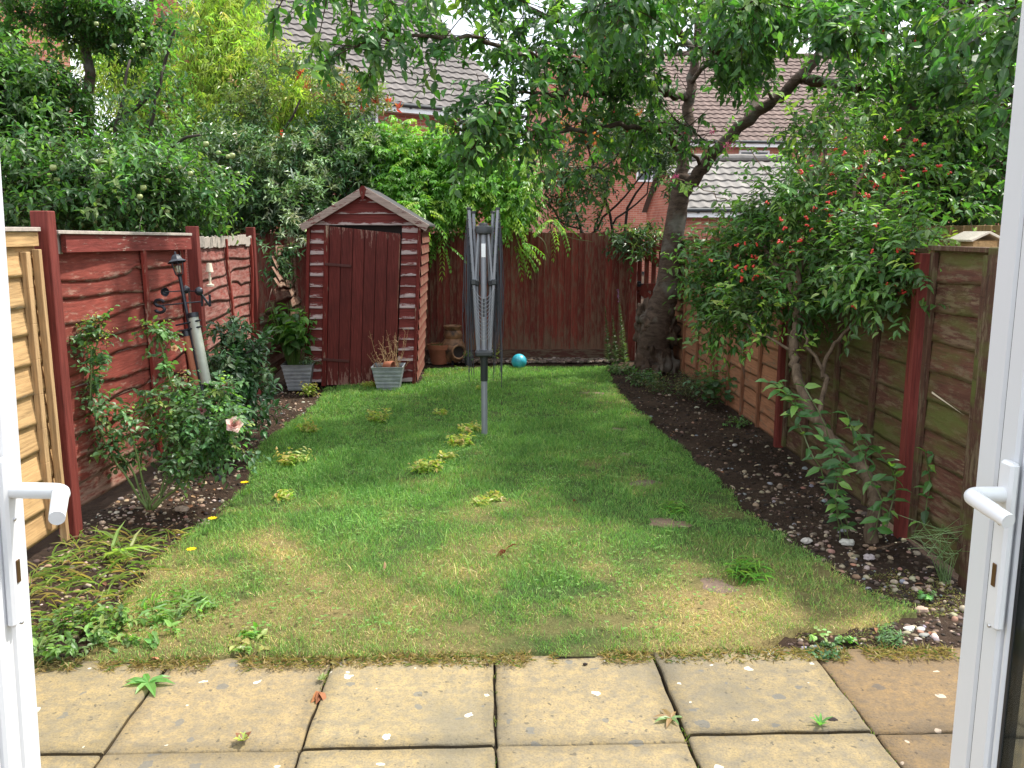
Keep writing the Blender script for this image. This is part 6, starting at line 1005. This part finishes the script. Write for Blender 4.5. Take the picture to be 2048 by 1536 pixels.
# patio weeds
def rosette(px, py, R, n, cols, label, w=.32, z=.004, up=.25):
    b = G(px, py, z); t = thing('patio_weed', label, 'weed', b, 'weeds in the paving joints'); f = Fol(); a = np.arange(n) * 6.283 / n + rng.uniform(-.3, .3, n); d = np.stack([np.cos(a), np.sin(a), np.full(n, up)], 1); L = R * rng.uniform(.7, 1.1, n); f.leaves(np.tile(b, (n, 1)), d, np.tile([0, 0, 1.], (n, 1)), L, L * w, pal(n, cols, None, .12), LT8, .12); f.build('leaves', M['leaf'], t); return t
rosette(296, 1365, .105, 7, [(.13, .30, .07), (.16, .35, .09)], 'dandelion rosette with long jagged leaves in the joint at the lower left', .34); rosette(1342, 1436, .06, 7, [(.18, .30, .10), (.3, .2, .1)], 'small spreading weed where two paving joints meet'); rosette(1640, 1452, .05, 6, [(.15, .34, .1)], 'small upright green weed in the paving joint on the right', .3, up=1.5)
rosette(486, 1482, .035, 12, [(.36, .40, .09), (.25, .33, .08), (.2, .09, .05)], 'yellow-green lettuce-like weed in the front joint', .8, up=1.1); rosette(643, 1360, .03, 9, [(.22, .27, .08), (.15, .2, .06)], 'mossy tuft in the joint just above the dry leaf', .4, up=.9)
f = Fol(); n = 420; yy = rng.uniform(2.2, 3.06, n); xi = rng.choice([jx[5], jx[6], jx[7], jx[8]], n); k = fbm(xi, yy, .18, 91) > .52; yy, xi = yy[k], xi[k]; n = len(yy); f.leaves(np.stack([xi + rng.normal(0, .005, n), yy, np.full(n, -.012)], 1), np.stack([rng.normal(0, .5, n), rng.normal(0, .5, n), np.ones(n)], 1), rng.normal(size=(n, 3)), rng.uniform(.008, .02, n), .004, pal(n, [(.14, .22, .05), (.22, .22, .07)])); props(f.build('joint_moss', M['leaf']), 'moss and tiny blades growing in the paving joints', 'moss', kind='stuff')
# dry leaves that can be counted
def dryleaf(px, py, L, col, label, z=.0, n=1):
    b = G(px, py, z) + [0, 0, z + .012]; f = Fol(); f.leaves(np.tile(b, (n, 1)), rng.normal(size=(n, 3)) * [1, 1, .35], np.tile([0, .2, 1.], (n, 1)) + rng.normal(0, .4, (n, 3)), np.full(n, L), L * .55, pal(n, [col], None, .2), LT8, .35); props(f.build('dry_leaf', M['dryleaf']), label, 'dead leaf', 'dead leaves on lawn and patio')
dryleaf(640, 1390, .05, (.26, .11, .05), 'curled brown dead leaves caught in the paving joint', .0, 5); dryleaf(1012, 1112, .06, (.24, .07, .04), 'reddish brown dead leaf alone in the open lawn', .02, 2); dryleaf(770, 1135, .05, (.36, .22, .12), 'pale brown dead leaf in the lower left lawn', .02); dryleaf(300, 1322, .045, (.36, .17, .1), 'pinkish brown leaf at the patio edge on the left', .0); dryleaf(1150, 1010, .04, (.2, .09, .05), 'small dark brown leaf in the lawn right of the dryer', .02)
for px, py, r, lab in ((1665, 1444, .012, 'dark slug-like dropping on the paving at the lower right'), (975, 1333, .007, 'black crumb at the top of the middle paving joint'), (1170, 1330, .007, 'black crumb on the fourth slab edge')):
    mb = MB(); mb.col = (.02, .012, .01); mb.ico(G(px, py) + [0, 0, r * .5], r, 2, (1.3, .8, .6), .3); props(mb.build('dirt_crumb', M['stone'], smooth=True), lab, 'dirt')
# yellow poppies
for px, py, h, lab in ((489, 966, .12, 'yellow flower on a thin stem at the lawn edge, furthest of the three'), (425, 1038, .09, 'small yellow flower, middle of the three at the lawn edge'), (383, 1100, .08, 'yellow flower nearest to the patio, in the dry grass')):
    g = G(px, py + h * 400); b = PY(px, py, g[1]); g = np.array([b[0], b[1] + .02, 0]); t = thing('yellow_flower', lab, 'flower', g, 'yellow flowers at the left lawn edge'); f = Fol(); f.twigs(g[None], b[None], .0015, .0012, (.15, .22, .08)); f.build('stem', M['leaf'], t); f = Fol(); n = 14; a = np.arange(n) * .45 * 3.1; d = np.stack([np.cos(a), np.sin(a), np.full(n, .35)], 1); f.leaves(np.tile(b, (n, 1)), d, np.tile([0, 0, 1.], (n, 1)), .027, .018, pal(n, [(.88, .62, .01)], None, .06)); f.build('petals', M['petal'], t)
# strap leaves and litter in the lower left bed
f = Fol(); n = 900; a = blobs_x = rng.uniform(-2.15, -1.35, n); yy = rng.uniform(3.35, 4.5, n); k = sgn(a, yy) < .02; a, yy = a[k], yy[k]; n = len(a); d = np.stack([rng.normal(0.2, .8, n), rng.normal(-.2, .6, n), rng.uniform(.1, .9, n)], 1); f.leaves(np.stack([a, yy, zsoil(a, yy)], 1), d, np.tile([0, 0, 1.], (n, 1)), rng.uniform(.05, .13, n), rng.uniform(.003, .007, n), pal(n, [(.28, .36, .12), (.18, .27, .07), (.42, .33, .15), (.36, .28, .16)], [4, 3, 2, 2]), LT8, .5); props(f.build('strap_leaf_litter', M['leaf']), 'tangle of yellowing strap leaves lying in the lower left bed', 'ground cover', kind='stuff')
t = thing('lily_clump', 'collapsing pale green lily clump with broad strap leaves in the left bed', 'plant', G(245, 1110)); f = Fol(); n = 12; a = rng.uniform(-1.2, 2.6, n); b = G(235, 1110); d = np.stack([np.cos(a) * .7, np.sin(a) * .4, np.full(n, .9)], 1); f.leaves(np.tile(b, (n, 1)) + rng.normal(0, .03, (n, 3)) * [1, 1, 0], d, np.tile([0, 0, 1.], (n, 1)) - d * .5, rng.uniform(.11, .2, n), rng.uniform(.016, .028, n), pal(n, [(.27, .40, .12), (.34, .42, .16), (.40, .33, .16)], [4, 2, 1]), LT8, .9); f.build('leaves', M['leaf'], t)
f = Fol(); n = 1500; x = rng.uniform(-2.2, 2.15, n); yy = rng.uniform(3.1, 8.6, n); k = (sgn(x, yy) < .03) & ((x < 0) | (rng.uniform(0, 1, n) < .25)); x, yy = x[k], yy[k]; n = len(x); f.leaves(np.stack([x, yy, zsoil(x, yy) + .008], 1), rng.normal(size=(n, 3)) * [1, 1, .2], np.tile([0, 0, 1.], (n, 1)) + rng.normal(0, .4, (n, 3)), rng.uniform(.015, .05, n), rng.uniform(.01, .025, n), pal(n, [(.22, .11, .06), (.32, .19, .12), (.14, .07, .04), (.36, .28, .2)]), LT8, .3); props(f.build('leaf_litter', M['dryleaf']), 'small dead leaves scattered over the soil beds', 'leaf litter', kind='stuff')
f = Fol(); n = 9000; x = rng.uniform(.8, 2.1, n); yy = rng.uniform(3.06, 3.85, n); k = (fbm(x, yy, .2, 95) > .44) & (sgn(x, yy) < .05) & (sgn(x, yy) > -.75); x, yy = x[k], yy[k]; n = len(x)
f.leaves(np.stack([x, yy, zsoil(x, yy) + .004], 1), rng.normal(size=(n, 3)) * [1, 1, .5] + [0, 0, .3], np.tile([0, 0, 1.], (n, 1)), rng.uniform(.008, .02, n), .004, pal(n, [(.2, .2, .05), (.12, .16, .04), (.28, .22, .08)])); props(f.build('moss_patch', M['leaf']), 'olive moss on the damp soil at the lower right', 'moss', kind='stuff')
